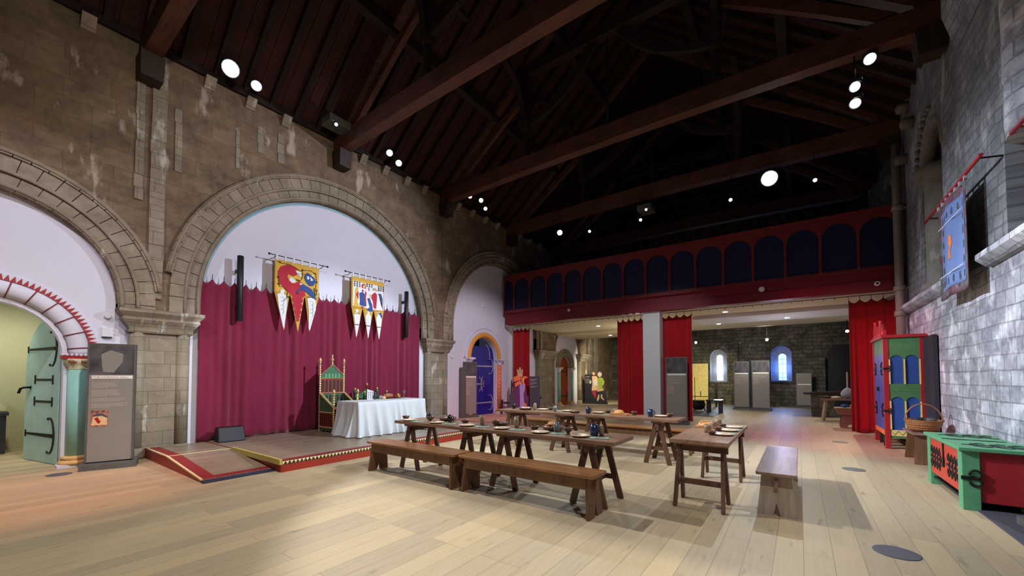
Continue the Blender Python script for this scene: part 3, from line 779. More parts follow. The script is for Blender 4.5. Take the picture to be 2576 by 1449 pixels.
# green door, standing open into the side room; leaf runs from the hinge at the right jamb
hx, hy = -10.18, .98; ex, ey = -11.45, .70
dL = sqrt((ex-hx)**2+(ey-hy)**2); dd = Vector(((ex-hx)/dL, (ey-hy)/dL, 0)); dn = Vector((-dd.y, dd.x, 0))
if dn.y > 0: dn = -dn
def leafplace(u, v, t): p = Vector((hx,hy,0)) + dd*u + dn*t; return (p.x, p.y, v)
door = structure(thing('door_1', None, None)); door['label'] = 'pale green arched door standing open at the left edge'
b = MB(); prof = [(0,.01),(dL,.01),(dL,1.75)] + [(dL*(1-sin(q)*1.0) if False else dL*cos(q), 1.75+.88*sin(q)) for q in [pi/2*k/12 for k in range(1,13)]]
b.prism(prof, leafplace, -.06, 0); b.build('leaf', M['door_green'], door)
for z in (.48, 1.98):
    hinge_bar('hinge_strap', door, M['iron'], dL-.08, .17, z, leafplace, .012, r=.30)
for z in (1.06, 1.44):
    b = MB(); b.ribbon([(.22,z),(.90,z)], .035, leafplace, 0, .012); b.ribbon([(.22,z-.08),(.22,z+.08)], .03, leafplace, 0, .012); b.ribbon([(.90,z-.08),(.90,z+.08)], .03, leafplace, 0, .012)
    b.build('iron_band', M['iron'], door)
b = MB(); b.tube([leafplace(1.1,1.30,.0), leafplace(1.1,1.30,.07), leafplace(1.16,1.28,.10), leafplace(1.2,1.2,.11)], .02, 7); b.lathe([(.045,0),(.045,.015)], leafplace(1.1,1.3,0), 10, axis='y'); b.build('door_handle', M['iron'], door)

def shut_door(n, c, R, zs, x, mat, imat, label, ornate=True, zt=None):
    d = structure(thing('door_%d' % n, None, None)); d['label'] = label
    b = MB(); zt = zt or zs+R
    if zt < zs+R: b.prism([(c-R,.01),(c+R,.01),(c+R,zs)]+[(c+R*cos(q), min(zt, zs+R*sin(q))) for q in [pi*k/24 for k in range(1,24)]]+[(c-R,zs)], yz(x), -.07, 0)
    else: b.prism([(c-R,.01),(c+R,.01)]+arcpts(c, zs, R), yz(x), -.07, 0)
    b.build('leaf', mat, d)
    k = R/.8
    for z in (.46, 1.90 if R > .7 else 1.75):
        hinge_bar('hinge_strap', d, imat, c-R+.02, c+R*.86, z, yz(x), .012, r=.30*k)
    if ornate:
        b = MB(); z = 1.2; u = c-R+.1
        b.ribbon([(u,z-.42),(u,z+.42)], .05, yz(x), 0, .012); b.ribbon([(u,z),(c+.12,z)], .05, yz(x), 0, .012)
        b.ribbon([(c+.02,z-.22),(c+.02,z+.22)], .035, yz(x), 0, .012)
        for uu, zz, s1, s2, rr in ((u,z+.22,1,1,.11),(u,z-.22,1,-1,.11),(u,z+.38,1,1,.07),(u,z-.38,1,-1,.07),(c+.02,z+.2,1,1,.06),(c+.02,z-.2,1,-1,.06),(c+.02,z+.2,-1,1,.06),(c+.02,z-.2,-1,-1,.06),(c+.10,z+.02,1,1,.06),(c+.10,z-.02,1,-1,.06),(c+.02,z+.1,1,1,.05),(c+.02,z-.1,1,-1,.05)):
            b.ribbon([(uu+s1*rr*1.6*sin(q), zz+s2*rr*(1-cos(q))) for q in [2.4*j/8 for j in range(9)]], [.03-.002*j for j in range(9)], yz(x), 0, .012)
        b.build('scroll_ironwork', imat, d)
        b = MB(); b.ribbon([(c+.3*cos(q)+.25, zs+.05+.52*sin(q)) for q in [pi/2*j/8*.9 for j in range(9)]], .03, yz(x), 0, .014); b.build('top_strap', imat, d)
    return d
shut_door(2, 11.92, .80, 2.2, -10.12, M['door_blue'], M['silver_iron'], 'deep blue door with pale scrolling iron hinges under the orange arch', True, 2.68)
shut_door(3, 18.5, .60, 1.95, -10.10, M['door_orange'], M['iron'], 'orange-brown arched door in the room beyond the curtains', False)

# ------------------------------------------------------------------ dais and ramp
DZ = .175
dais = thing('dais', 'low red-sided wooden platform with cream saw-tooth edge under the big arch', 'platform', (0,0,0))
b = MB(); X0, X1, YA, YB = WI, -6.58, 2.96, 8.9
b.box(X0, X1-.02, YA, YB, .01, DZ-.005, 1)                # body, red sides
b.box(X0, X1-.16, YA+.02, YB-.02, DZ-.005, DZ, 0)
b.box(X1-.16, X1, YA+.02, YB, DZ-.005, DZ+.001, 2)
b.box(X0, X1-.3, YB-.12, YB+.0, DZ-.004, DZ+.001, 2)
b.build('deck', [M['dais_floor'], M['dais_red'], M['border_red']], dais)
b = MB(); b.box(X1-.02, X1+.004, YA, YB, .0, DZ-.06, 0); b.build('fascia', M['dais_red'], dais)
b = MB(); b.box(X1-.02, X1+.006, YA, YB, DZ-.06, DZ+.001, 1)
n = 94
for k in range(n):
    y = YA + (YB-YA)*(k+.5)/n; h = (YB-YA)/n*.46
    b.prism([(y-h, DZ-.004),(y+h, DZ-.004),(y, DZ-.056)], yz(X1), .006, .010, 0)
b.build('saw_tooth_border', [M['tooth_cream'], M['tooth_dark']], dais)
# ramp: flat head beside the pier, then a slope to the floor
YR0, YR1 = 2.02, 2.94; XC = -8.5
b = MB()
for (a, z), (c_, z2) in (((X0+.15, DZ),(XC, DZ)), ((XC, DZ),(-6.86, .03))):
    b.hexa([(a,YR0,0),(c_,YR0,0),(c_,YR0,z2-.012),(a,YR0,z-.012)], [(a,YR1,0),(c_,YR1,0),(c_,YR1,z2-.012),(a,YR1,z-.012)], 0)
    b.hexa([(a,YR0,z-.012),(c_,YR0,z2-.012),(c_,YR0,z2),(a,YR0,z)], [(a,YR0+.2,z-.012),(c_,YR0+.2,z2-.012),(c_,YR0+.2,z2),(a,YR0+.2,z)], 1)
    b.hexa([(a,YR0+.2,z-.012),(c_,YR0+.2,z2-.012),(c_,YR0+.2,z2),(a,YR0+.2,z)], [(a,YR1,z-.012),(c_,YR1,z2-.012),(c_,YR1,z2),(a,YR1,z)], 2)
sl = lambda x: .03 + (DZ-.03)*(-6.86-x)/(-6.86-XC)
b.hexa([(-7.02,YR0+.2,sl(-7.02)),(-6.86,YR0+.2,sl(-6.86)),(-6.86,YR0+.2,sl(-6.86)+.002),(-7.02,YR0+.2,sl(-7.02)+.002)], [(-7.02,YR1,sl(-7.02)),(-6.86,YR1,sl(-6.86)),(-6.86,YR1,sl(-6.86)+.002),(-7.02,YR1,sl(-7.02)+.002)], 1)
b.build('ramp', [M['dais_red'], M['border_red'], M['dais_floor']], dais)
b = MB(); b.box(-6.86, -6.76, YR0, YR1, 0, .012); b.hexa([(-6.86,YR0,.0),(-6.77,YR0,0),(-6.77,YR0,.01),(-6.86,YR0,.035)], [(-6.86,YR1,.0),(-6.77,YR1,0),(-6.77,YR1,.01),(-6.86,YR1,.035)]); b.build('ramp_toe', M['navy'], dais)
b = MB()
for k in range(30):
    y = YR0+.02+(YR1-YR0-.04)*k/29; b.hexa([(-6.875,y-.011,.03),(-6.845,y,.03),(-6.845,y,.034),(-6.875,y-.011,.034)], [(-6.875,y+.011,.03),(-6.845,y+.001,.03),(-6.845,y+.001,.034),(-6.875,y+.011,.034)])
b.build('toe_teeth', M['tooth_cream'], dais)
b = MB(); b.bar((XC,YR0+.02,DZ+.003),(XC,YR1,DZ+.003),.022,.006)                     # pale line across the head of the ramp
b.bar((X0+.3,YR0+.012,DZ+.006),(XC,YR0+.012,DZ+.006),.03,.018,0); b.bar((XC,YR0+.012,DZ+.006),(-6.87,YR0+.012,.036),.03,.018,0)
for k in range(46):
    x = X0+.4+(-6.9-X0-.4)*k/45; z = DZ if x < XC else sl(x)
    b.bar((x,YR0-.001,z-.012),(x+.012,YR0+.026,z+.017),.008,.006,1)
b.build('ramp_edge', [M['tooth_cream'], M['tooth_dark']], dais)
b = MB(); b.box(XC+.05, X1+.01, YA-.025, YA+.015, DZ-.055, DZ+.03); b.build('kerb', M['yellow_paint'], dais)

# ------------------------------------------------------------------ curtains
def curtain(name, label, cat, u0, u1, z0, z1, place, mat, hooks, sag=.11, amp=.035, nf=26, group=None, seed=1, rod=False):
    """place(u, depth, z); depth is out of the hanging plane"""
    rnd = random.Random(seed); r = thing(name, label, cat, (0,0,0), 0, group)
    ph = [rnd.uniform(0, 6.28) for _ in range(6)]; L = u1-u0
    def dep(q, z):
        k = (1-.35*(z-z0)/(z1-z0))*(.55+.45*sin(nf*.17*2*pi*q+ph[4]))
        return amp*k*(sin(nf*2*pi*q+ph[0]+1.6*sin(3.1*2*pi*q+ph[1]))*.6 + .4*sin(nf*.53*2*pi*q+ph[2]+.5*z) + .25*sin(nf*.21*2*pi*q+ph[3]))
    NU, NV = max(60, nf*9), 24; vs = []; b = MB()
    for j in range(NV+1):
        for i in range(NU+1):
            q = i/NU; s = q*(hooks-1); fr = s-math.floor(s)
            top = z1 - sag*(1-abs(2*fr-1)**1.6) + .0
            z = z0 + (top-z0)*(j/NV) + (0.02*sin(q*nf*2.2+ph[4]) if j == 0 else 0)
            flare = .03*max(0, 1-(z-z0)/.25)**2
            vs.append(place(u0+L*q, dep(q, z)+flare*sin(nf*3*q+ph[5]), z))
    fs = [(j*(NU+1)+i, j*(NU+1)+i+1, (j+1)*(NU+1)+i+1, (j+1)*(NU+1)+i) for j in range(NV) for i in range(NU)]
    b.add(vs, fs, 0, True); b.build('cloth', mat, r, solid=.005, fix=False)
    for k in range(hooks):
        q = k/(hooks-1); b = MB(); P = place(u0+L*q, dep(q, z1), z1-.015); Q = place(u0+L*q, 0, z1+.085)
        R_ = place(u0+L*q, -.03, z1+.07)
        b.tube([P, Q], .006, 5); b.tube([P, place(u0+L*q+.014, dep(q,z1), z1-.035), place(u0+L*q, dep(q,z1), z1-.05)], .005, 5); b.build('hook', M['iron'], r)
    return r
curtain('curtain', 'wide wine-red curtain with scalloped top covering the wall behind the dais', 'curtain', 2.80, 8.56, DZ+.01, 3.53,
        lambda u,d,z: (-9.84+d, u, z), M['curtain'], 29, .12, .05, 30, seed=5)
CY = 13.62
for i, (x0, x1, lb, nf, hk) in enumerate(((-9.78,-8.95,'narrow scarlet curtain at the left end below the gallery, behind the crowned cut-out',5,5), (-5.22,-4.18,'scarlet curtain gathered left of the white square pillar',6,6),
                          (-3.68,-2.76,'scarlet curtain gathered right of the white square pillar, behind the grey information stand',6,5), (1.08,1.98,'bright scarlet curtain at the right end below the gallery, beside the painted cupboard',5,5))):
    curtain('curtain', lb, 'curtain', x0, x1, .05, 3.50, lambda u,d,z: (u, CY+d, z), M['red_curtain'], hk, .09, .06, nf, seed=11+i)

# ------------------------------------------------------------------ gallery, pillar, lower ceiling
gal = thing('gallery', 'dark red gallery front with a row of round-arched blue panels above the passage', 'gallery', (0,0,0))
GY = 13.0; gx0, gx1 = -9.78, 2.06; zb, zt = 4.10, 5.61
b = MB(); e0 = -9.29-.753; sp = .753
ops = []
edges = []
for k in range(16):
    a = e0+sp*k; c_ = a+sp; lo = max(gx0+.02, a); hi = min(gx1-.02, c_)
    edges.append((lo, hi))
    ops.append(((a+c_)/2, sp/2-.035, 5.06, 4.19))
strips(b, gx0, gx1, zb, zt, [o_ for o_ in ops], lambda s,z,d: (s, GY+d, z), .05, 0, 0, N=18)
b.box(gx0, gx1, GY-.03, GY+.06, 5.56, 5.63); b.box(gx0, gx1, GY-.025, GY+.05, 4.08, 4.15)
b.box(gx0, gx0+.02, GY, GY+.1, zb, zt)
b.build('arcaded_frame', M['gallery_red'], gal, fix=False)
for k in range(17):
    x = e0+sp*k
    if gx0 < x < gx1:
        b = MB(); b.lathe([(.035,4.15),(.035,4.2),(.02,4.24),(.018,4.9),(.03,4.95),(.034,4.98)], (x, GY-.005, 0), 8); b.build('colonnette', M['gallery_red'], gal)
for (lo, hi) in edges:
    b = MB(); b.box(lo+.01, hi-.01, GY+.05, GY+.065, 4.15, 5.5); b.build('blue_panel', M['gallery_blue'], gal)
b = MB(); b.box(-9.72, gx1, GY+.04, GY+.34, 3.60, 3.84); b.box(-9.72, gx1, GY+.07, GY+.34, 3.84, 4.08)
b.box(gx0, gx1, GY-.03, GY+.3, 4.06, 4.09)
b.build('beam', M['gallery_beam'], gal)
b = MB(); b.box(W+.01, RW-.01, GY+.34, 19.9, 3.62, 4.02)
c_ = structure(b.build('ceiling_gallery', M['cream_ceiling']))
b = MB(); b.box(-3.05, 1.6, 15.2, 17.0, 3.50, 3.62); structure(b.build('ceiling_panel', M['white_post']))
b = MB(); b.box(-9.6, -6.2, 17.0, 19.6, 3.50, 3.62); structure(b.build('ceiling_panel_far', M['cream_ceiling']))
b = MB(); b.box(-4.16, -3.62, GY+.14, GY+.5, 0, 3.60)
o = tag(b.build('pillar', M['white_post']), 'white square pillar standing between two scarlet curtains under the gallery', 'pillar')
# curtain track with little gliders
b = MB(); b.box(-9.7, 1.98, CY-.015, CY+.015, 3.585, 3.60)
tr = tag(b.build('curtain_track', M['iron']), 'thin curtain track with small hooks under the gallery beam', 'curtain track')
for k in range(46):
    x = -8.7 + .1 + k*.235
    if -5.3 < x < -2.7 or x > 1.0: continue
    b = MB(); b.box(x-.006, x+.006, CY-.006, CY+.006, 3.54, 3.585); b.build('glider', M['iron'], tr)
# alarms and small fittings
def fitting(loc, axis, r, h, lab, dark=False):
    b = MB(); b.lathe([(r,0),(r,h*.6),(r*.8,h)], (0,0,0), 18, 0, axis=axis)
    if dark: b.lathe([(r*.45,h),(r*.4,h+.012)], (0,0,0), 14, 1, axis=axis)
    o = b.build('sensor', [M['plastic_white'], M['black']]); o.location = loc; return tag(o, lab, 'sensor')
fitting((-6.82,GY+.04,3.93),'y',.06,-.05,'white round sensor on the left part of the red gallery beam')
fitting((-.81,GY+.04,3.93),'y',.075,-.06,'large white round sensor right of centre on the red gallery beam')
fitting((1.58,GY+.04,3.76),'y',.06,-.06,'white sensor with dark lens at the right end of the red gallery beam', True)
fitting((WI,1.5,2.57),'x',.05,.06,'small white knob-shaped sensor on the wall between green door and pier')
fitting((WI,10.15,2.2),'x',.08,.05,'round white sensor on the wall beside the pier near the blue door')
b = MB(); b.box(WI, WI+.05, 1.43, 1.57, 2.2, 2.36); b.box(WI+.01, WI+.052, 1.44, 1.56, 2.185, 2.2, 1)
tag(b.build('wall_box', [M['plastic_white'], M['iron']]), 'small square white box on the wall below the round sensor', 'wall box')
b = MB(); b.box(WI, WI+.03, 11.82, 12.0, 4.2, 4.42)
tag(b.build('wall_box', M['plastic_white']), 'white square plate high above the orange arch of the blue door', 'wall box')
def downlight(x, y, z=3.5):
    r = thing('downlight', 'small recessed ceiling light shining in the lower ceiling', 'ceiling light', (x, y, z), 0, 'recessed ceiling lights')
    b = MB(); b.lathe([(.09,-.012),(.09,0)], (0,0,0), 16); b.build('rim', M['plastic_white'], r)
    b = MB(); b.lathe([(.07,-.02),(.07,-.012)], (0,0,0), 16); b.build('lamp', M['lens_dim'], r)
    spot((x,y,z-.05), (x,y,0), 60, 110, (.92,.92,1.0), .8, .06)
downlight(-1.93, 14.6, 3.62); downlight(-2.45, 16.8); downlight(-.3, 16.4); downlight(-6.8, 15.6, 3.62); downlight(-7.4, 18.4)

# drain pipe
r = thing('drain_pipe', 'grey-brown round pipe running up the right end of the gallery', 'pipe', (1.95, 12.86, 0))
b = MB(); b.lathe([(.085,0),(.085,7.0)], (0,0,0), 16); b.build('pipe', M['pipe'], r)
for z in (2.9, 3.5, 5.4):
    b = MB(); b.lathe([(.095,z),(.112,z+.02),(.112,z+.1),(.095,z+.13)], (0,0,0), 16); b.box(-.02, .17, -.03, .03, z+.03, z+.08); b.build('pipe_collar', M['pipe'], r)

# ------------------------------------------------------------------ trestle tables and benches
TZ = .77
def make_table(name, L, wd_, trest, tm, lab, group):
    """local x along the length, z=0 on the floor"""
    r = thing(name, lab, 'table', (0,0,0), 0, group)
    b = MB(); n = 3
    for k in range(n):
        ya, yb = -wd_/2+wd_*k/n, -wd_/2+wd_*(k+1)/n
        b.box(-L/2, L/2, ya+.0008, yb-.0008, TZ-.045, TZ)
    b.build('tabletop', tm, r, bevel=.003)
    for x in (trest):
        b = MB(); b.box(x-.09, x+.09, -wd_/2+.02, wd_/2-.02, TZ-.075, TZ-.0455); b.build('batten', tm, r)
    for x in trest:
        b = MB(); b.box(x-.035, x+.035, -wd_/2+.03, wd_/2-.03, TZ-.15, TZ-.075); b.build('trestle_bar', M['leg'], r)
        for sy in (-1, 1):
            y = sy*(wd_/2-.08)
            for sx in (-1, 1):
                b = MB(); b.bar((x+sx*.03, y, TZ-.09), (x+sx*.20, y+sy*.02, .0), .075, .035, up=(0,1,0)); b.build('leg', M['leg'], r, bevel=.003)
            b = MB(); b.bar((x-.13,y,.26),(x+.13,y,.26),.025,.06); b.build('leg_tie', M['leg'], r)
        b = MB(); b.box(x-.02, x+.02, -wd_/2+.07, wd_/2-.07, .23, .29); b.build('stretcher', M['leg'], r)
    return r
G_T = 'trestle tables laid for a feast'
ta = make_table('trestle_table', 1.89, .62, (-.63,.60), M['table'], 'long trestle table nearest the camera, its left half beside the platform', G_T)
ta.location = (-4.51, 4.54, 0)
dup(ta, (-2.61, 4.54, 0), 0, 'trestle table with the dark blue mug on it, right half of the front row')
dup(ta, (-4.50, 7.28, 0), 0, 'trestle table left half of the back row, black cup on its left end')
dup(ta, (-2.60, 7.28, 0), 0, 'trestle table right half of the back row, round loaf on its top')
tr_ = make_table('trestle_table', 2.0, .62, (-.80,.80), M['table_top2'], 'trestle table standing end-on to the camera with three tumblers in a line', G_T)
tr_.location = (-.95, 5.90, 0); tr_.rotation_euler = (0,0,pi/2)

BZ = .465
def make_bench(L, wd_, sm, bm_, lab):
    r = thing('bench', lab, 'bench', (0,0,0), 0, 'plank benches')
    b = MB(); b.prism([(-L/2+.02,-wd_/2),(L/2-.02,-wd_/2),(L/2,-wd_/2+.02),(L/2,wd_/2-.02),(L/2-.02,wd_/2),(-L/2+.02,wd_/2),(-L/2,wd_/2-.02),(-L/2,-wd_/2+.02)], lambda u,v,t: (u,v,t), BZ-.032, BZ)
    b.build('seat', sm, r, bevel=.004)
    for sx in (-1, 1):
        b = MB(); h = BZ-.032; a, c_ = wd_/2-.05, wd_/2-.005
        pts = [(-c_,0),(-.035,0),(0,.14),(.035,0),(c_,0),(a,h),(-a,h)]
        b.prism(pts, lambda u,v,t: (sx*(L/2-.10+(.03*(1-v/h)))+t, u, v), -.018, .018)
        o = b.build('end_board', bm_, r)
        b = MB(); b.box(sx*(L/2-.10)-.03*1+.03*sx, sx*(L/2-.10)+.03+.03*sx, -.018, .018, BZ-.17, BZ-.08); b.build('tenon', sm, r)
    b = MB(); 
    for sy in (-1,):
        b.box(-L/2+.11, L/2-.11, -.13-.012, -.13+.012, BZ-.16, BZ-.033)
    b.box(-L/2+.11, L/2-.11, .13-.012, .13+.012, BZ-.16, BZ-.033)
    b.build('apron', bm_, r)
    return r
ba = make_bench(1.93, .36, M['bench'], M['bench_board'], 'brown plank bench in front of the nearest table, the left one of the pair')
ba.location = (-4.67, 4.00, 0)
dup(ba, (-2.70, 4.02, 0), rad(-.5), 'polished brown plank bench nearest the camera, the right one of the pair')
dup(ba, (-4.55, 8.32, 0), 0, 'plank bench behind the back row of tables, the left one')
dup(ba, (-2.60, 8.26, 0), rad(1.0), 'plank bench behind the back row of tables, the right one')
bb = make_bench(2.03, .37, M['bench_y'], M['bench_board_lit'], 'greyish plank bench standing end-on to the camera right of all the tables')
bb.location = (-.225, 6.12, 0); bb.rotation_euler = (0,0,pi/2)

# ------------------------------------------------------------------ tableware
def put(o, x, y, rz=0, z=TZ+.001, **k): return dup(o, (x, y, z), rz, **k)
def hide_proto(o):
    for c_ in list(o.children):
        for g in list(c_.children): bpy.data.objects.remove(g)
        bpy.data.objects.remove(c_)
    bpy.data.objects.remove(o)
def one(name, mb, mats, cat='dish'): o = mb.build(name, mats); o['category'] = cat; return o
b = MB(); b.lathe([(.0001,.006),(.085,.006),(.095,.012),(.125,.022),(.128,.019),(.098,.004),(.08,0),(.0001,0)], (0,0,0), 24); plate = one('plate', b, M['plate_cream'], 'plate')
b = MB(); b.lathe([(.0001,.012),(.03,.014),(.052,.05),(.056,.062),(.060,.062),(.058,.045),(.035,.004),(.03,0),(.0001,0)], (0,0,0), 20); bowl = one('bowl', b, M['ceramic_brown'], 'bowl')
b = MB(); b.lathe([(.0001,.04),(.03,.045),(.055,.075),(.058,.09),(.062,.09),(.062,.075),(.04,.04),(.018,.028),(.018,.015),(.034,.006),(.034,0),(.0001,0)], (0,0,0), 20); fbowl = one('footed_bowl', b, M['ceramic_brown'], 'bowl')
def mug_proto(mat, r_=.038, h=.11, handle=True):
    m = thing('mug', None, 'mug'); b = MB()
    b.lathe([(.0001,.008),(r_*.8,.01),(r_*.92,h*.5),(r_*.86,h),(r_*.95,h),(r_*1.08,h*.5),(r_*.95,.01),(r_*.9,0),(.0001,0)], (0,0,0), 18); b.build('cup', mat, m)
    if handle:
        b = MB(); b.tube([(r_*1.0+.028*sin(q), 0, h*.5+.036*cos(q)) for q in [pi*k/8 for k in range(9)]], .007, 6); b.build('handle', mat, m)
    return m
mug_b, mug_n, mug_g = mug_proto(M['mug_blue'], .042, .12), mug_proto(M['mug_black'], .036, .115), mug_proto(M['mug_grey'], .036, .115)
b = MB(); b.lathe([(.0001,.006),(.026,.006),(.034,.035),(.036,.06),(.032,.085),(.035,.085),(.039,.06),(.037,.03),(.03,0),(.0001,0)], (0,0,0), 16); tumbler = one('tumbler', b, M['ceramic_tan'], 'tumbler')
b = MB(); pr = [(.026,0),(.03,.02),(.033,.07),(.036,.10)]
b.tube([(0,0,0),(.002,0,.03),(-.004,0,.08),(-.014,0,.12)], [.026,.030,.031,.027], 12, 0); b.tube([(-.014,0,.12),(-.016,0,.132)], [.027,.022], 12, 0); beaker = one('horn_beaker', b, M['horn'], 'beaker')
b = MB(); rn = random.Random(4)
vs = [];
for j in range(5):
    for i in range(7): vs.append((-.13+.26*i/6, -.075+.15*j/4, .004+rn.uniform(0,.004)))
b.add(vs, [(j*7+i, j*7+i+1, (j+1)*7+i+1, (j+1)*7+i) for j in range(4) for i in range(6)], 0, True)
b.box(-.13,.13,-.075,.075,0,.004); napkin = one('napkin', b, M['napkin'], 'napkin')
b = MB(); b.tube([(-.09,0,.006),(.03,0,.006)], .004, 6); b.lathe([(.0001,.002),(.012,.004),(.016,.011)], (.05,0,0), 10); b.ball((.05,0,.006),.014,0,8,4,.4); spoon = one('spoon', b, M['silver'], 'spoon')
b = MB(); b.lathe([(.0001,.012),(.10,.012),(.14,.05),(.15,.052),(.125,.01),(.09,0),(.0001,0)], (0,0,0), 26); platter = one('serving_dish', b, M['plate_dark'], 'dish')
def loaf_proto(R, mat, sc=1):
    b = MB(); rn = random.Random(int(R*1000)); n, k_ = 14, 7
    prof = []
    for i in range(k_+1):
        q = pi/2*i/k_; prof.append((R*cos(q) if i < k_ else .0001, R*.62*sin(q)))
    b.lathe([(.0001,-.002)] + [(R*.9,0)] + prof, (0,0,0), n)
    for a in (-.35,0,.35): b.tube([(R*.75*cos(t)*1.0, a*R, R*.62*sqrt(max(0,1-(cos(t)*.75)**2-a*a))+.002) for t in [pi*k/6 for k in range(7)]], .006*sc, 5)
    return one('bread_loaf', b, mat, 'bread')
loaf, loaf2 = loaf_proto(.085, M['bread']), loaf_proto(.06, M['bread_red'])
b = MB(); b.box(-.16,.16,-.12,.12,0,.022); b.box(.16,.23,-.025,.025,.002,.02); cboard = one('bread_board', b, M['board_wood'], 'board')
PR = [plate,bowl,fbowl,mug_b,mug_n,mug_g,tumbler,beaker,napkin,spoon,platter,loaf,loaf2,cboard]
FT, BT, ET = 'the front row of tables', 'the back row of tables', 'the end-on table'
def lay(o, x, y, lab, rz=0, dz=0, sc=None): return dup(o, (x, y, TZ+.0012+dz), rz, lab, None, sc)
# front row, from the left end
ordw = ['first','second','third','fourth','fifth','sixth']
F = [(-5.41,4.43,bowl,-5.23,4.36,-4.99,4.33), (-4.79,4.41,fbowl,-4.60,4.37,-4.36,4.40), (-4.17,4.55,bowl,-3.98,4.38,-3.73,4.42), (-3.57,4.55,fbowl,-3.37,4.42,-3.13,4.46), (-2.91,4.55,bowl,-2.73,4.40,-2.48,4.47), (-2.36,4.47,fbowl,-2.17,4.42,-1.93,4.43)]
for k, (bx, by, bo, px, py, nx, ny) in enumerate(F):
    w_ = ordw[k]
    lay(bo, bx, by, 'small brown bowl at the %s place from the left on the front row of tables' % w_)
    lay(plate, px, py, 'cream plate at the %s place from the left on the front row of tables' % w_, sc=.95)
    lay(napkin, nx, ny, 'green napkin at the %s place from the left on the front row of tables' % w_, rad(8+k*3), sc=.85)
    lay(spoon, nx+.03, ny-.01, 'spoon lying on the %s green napkin of the front row of tables' % w_, rad(60), .008, .9)
lay(mug_n, -5.00, 4.59, 'black mug near the left end of the front row of tables', rad(200))
lay(platter, -4.74, 4.74, 'dark serving dish near the left end of the front row of tables')
lay(loaf2, -4.76, 4.74, 'flat loaf in the dish near the left end of the front row of tables', 0, .013, 1.1)
lay(mug_n, -4.55, 4.60, 'dark mug standing in front of the leftmost serving dish on the front row', rad(60))
lay(beaker, -3.89, 4.62, 'tan horn beaker beside the third green napkin of the front row', rad(20), 0, 1.1)
lay(platter, -3.64, 4.74, 'serving dish with pale loaf in the middle of the front row of tables', sc=.85)
lay(loaf2, -3.65, 4.74, 'pale loaf in the middle serving dish of the front row of tables', 0, .012)
lay(beaker, -3.27, 4.64, 'grey-tan horn beaker on the fourth green napkin of the front row', rad(-30), 0, 1.15)
lay(platter, -2.73, 4.73, 'serving dish heaped with rosy loaves on the right front table')
lay(loaf2, -2.79, 4.70, 'rosy loaf at the left of the heap on the right front table', 0, .02, 1.2)
lay(loaf2, -2.68, 4.70, 'rosy loaf at the right of the heap on the right front table', .8, .02, 1.2)
lay(loaf2, -2.73, 4.79, 'rosy loaf at the back of the heap on the right front table', 1.5, .02, 1.3)
lay(loaf, -2.735, 4.735, 'largest rosy loaf on top of the heap on the right front table', .3, .07, .9)
lay(mug_g, -2.60, 4.60, 'shiny grey mug in front of the heap of rosy loaves', rad(-60), 0, 1.1)
lay(mug_b, -2.06, 4.58, 'dark blue glazed mug near the right end of the front row of tables', rad(-25), 0, 1.15)
lay(beaker, -1.98, 4.62, 'grey beaker just behind the dark blue mug at the right end of the front row', rad(100), 0, 1.0)
# back row
lay(mug_n, -5.22, 7.30, 'black cup at the left end of the back row of tables', rad(40), 0, 1.0)
lay(platter, -4.86, 7.24, 'large grey serving dish near the left end of the back row of tables', sc=1.05)
lay(plate, -4.86, 7.24, 'cream plate lying in the large grey dish of the back row', 0, .03, .8)
lay(beaker, -4.63, 7.25, 'pale bulbous beaker near the left end of the back row', rad(150), 0, 1.15)
lay(plate, -4.55, 7.45, 'first plain cream plate from the left on the back row'); lay(bowl, -4.36, 7.48, 'brown bowl beside the first plain plate of the back row')
lay(napkin, -4.12, 7.42, 'green napkin left of the middle of the back row', .3, 0, .8); lay(mug_g, -4.13, 7.25, 'bluish grey mug left of the middle of the back row', 2.0)
lay(plate, -3.92, 7.42, 'second plain cream plate from the left on the back row'); lay(platter, -3.66, 7.22, 'small dark serving dish at the middle of the back row', sc=.75)
lay(loaf2, -3.66, 7.22, 'small loaf in the middle dish of the back row', 0, .01, .9)
lay(mug_b, -3.38, 7.24, 'dark blue mug at the middle of the back row of tables', 1.0, 0, 1.05)
lay(plate, -3.25, 7.44, 'third plain cream plate from the left on the back row'); lay(bowl, -3.07, 7.47, 'brown bowl right of the third plate of the back row')
lay(cboard, -2.78, 7.36, 'bread board under the round loaf on the back row', .1); lay(loaf, -2.80, 7.36, 'round golden loaf on the bread board of the back row', 0, .0215, 1.2)
lay(tumbler, -2.93, 7.50, 'pale tumbler behind the round loaf on the back row', 0, 0, 1.1); lay(napkin, -3.0, 7.30, 'green napkin left of the round loaf on the back row', -.2, 0, .7)
lay(bowl, -2.55, 7.49, 'brown bowl right of the round loaf on the back row'); lay(mug_b, -2.20, 7.32, 'blue mug with handle near the right end of the back row', .4, 0, 1.1)
lay(plate, -2.05, 7.44, 'rightmost cream plate of the back row of tables'); lay(bowl, -1.90, 7.47, 'rightmost brown bowl of the back row of tables')
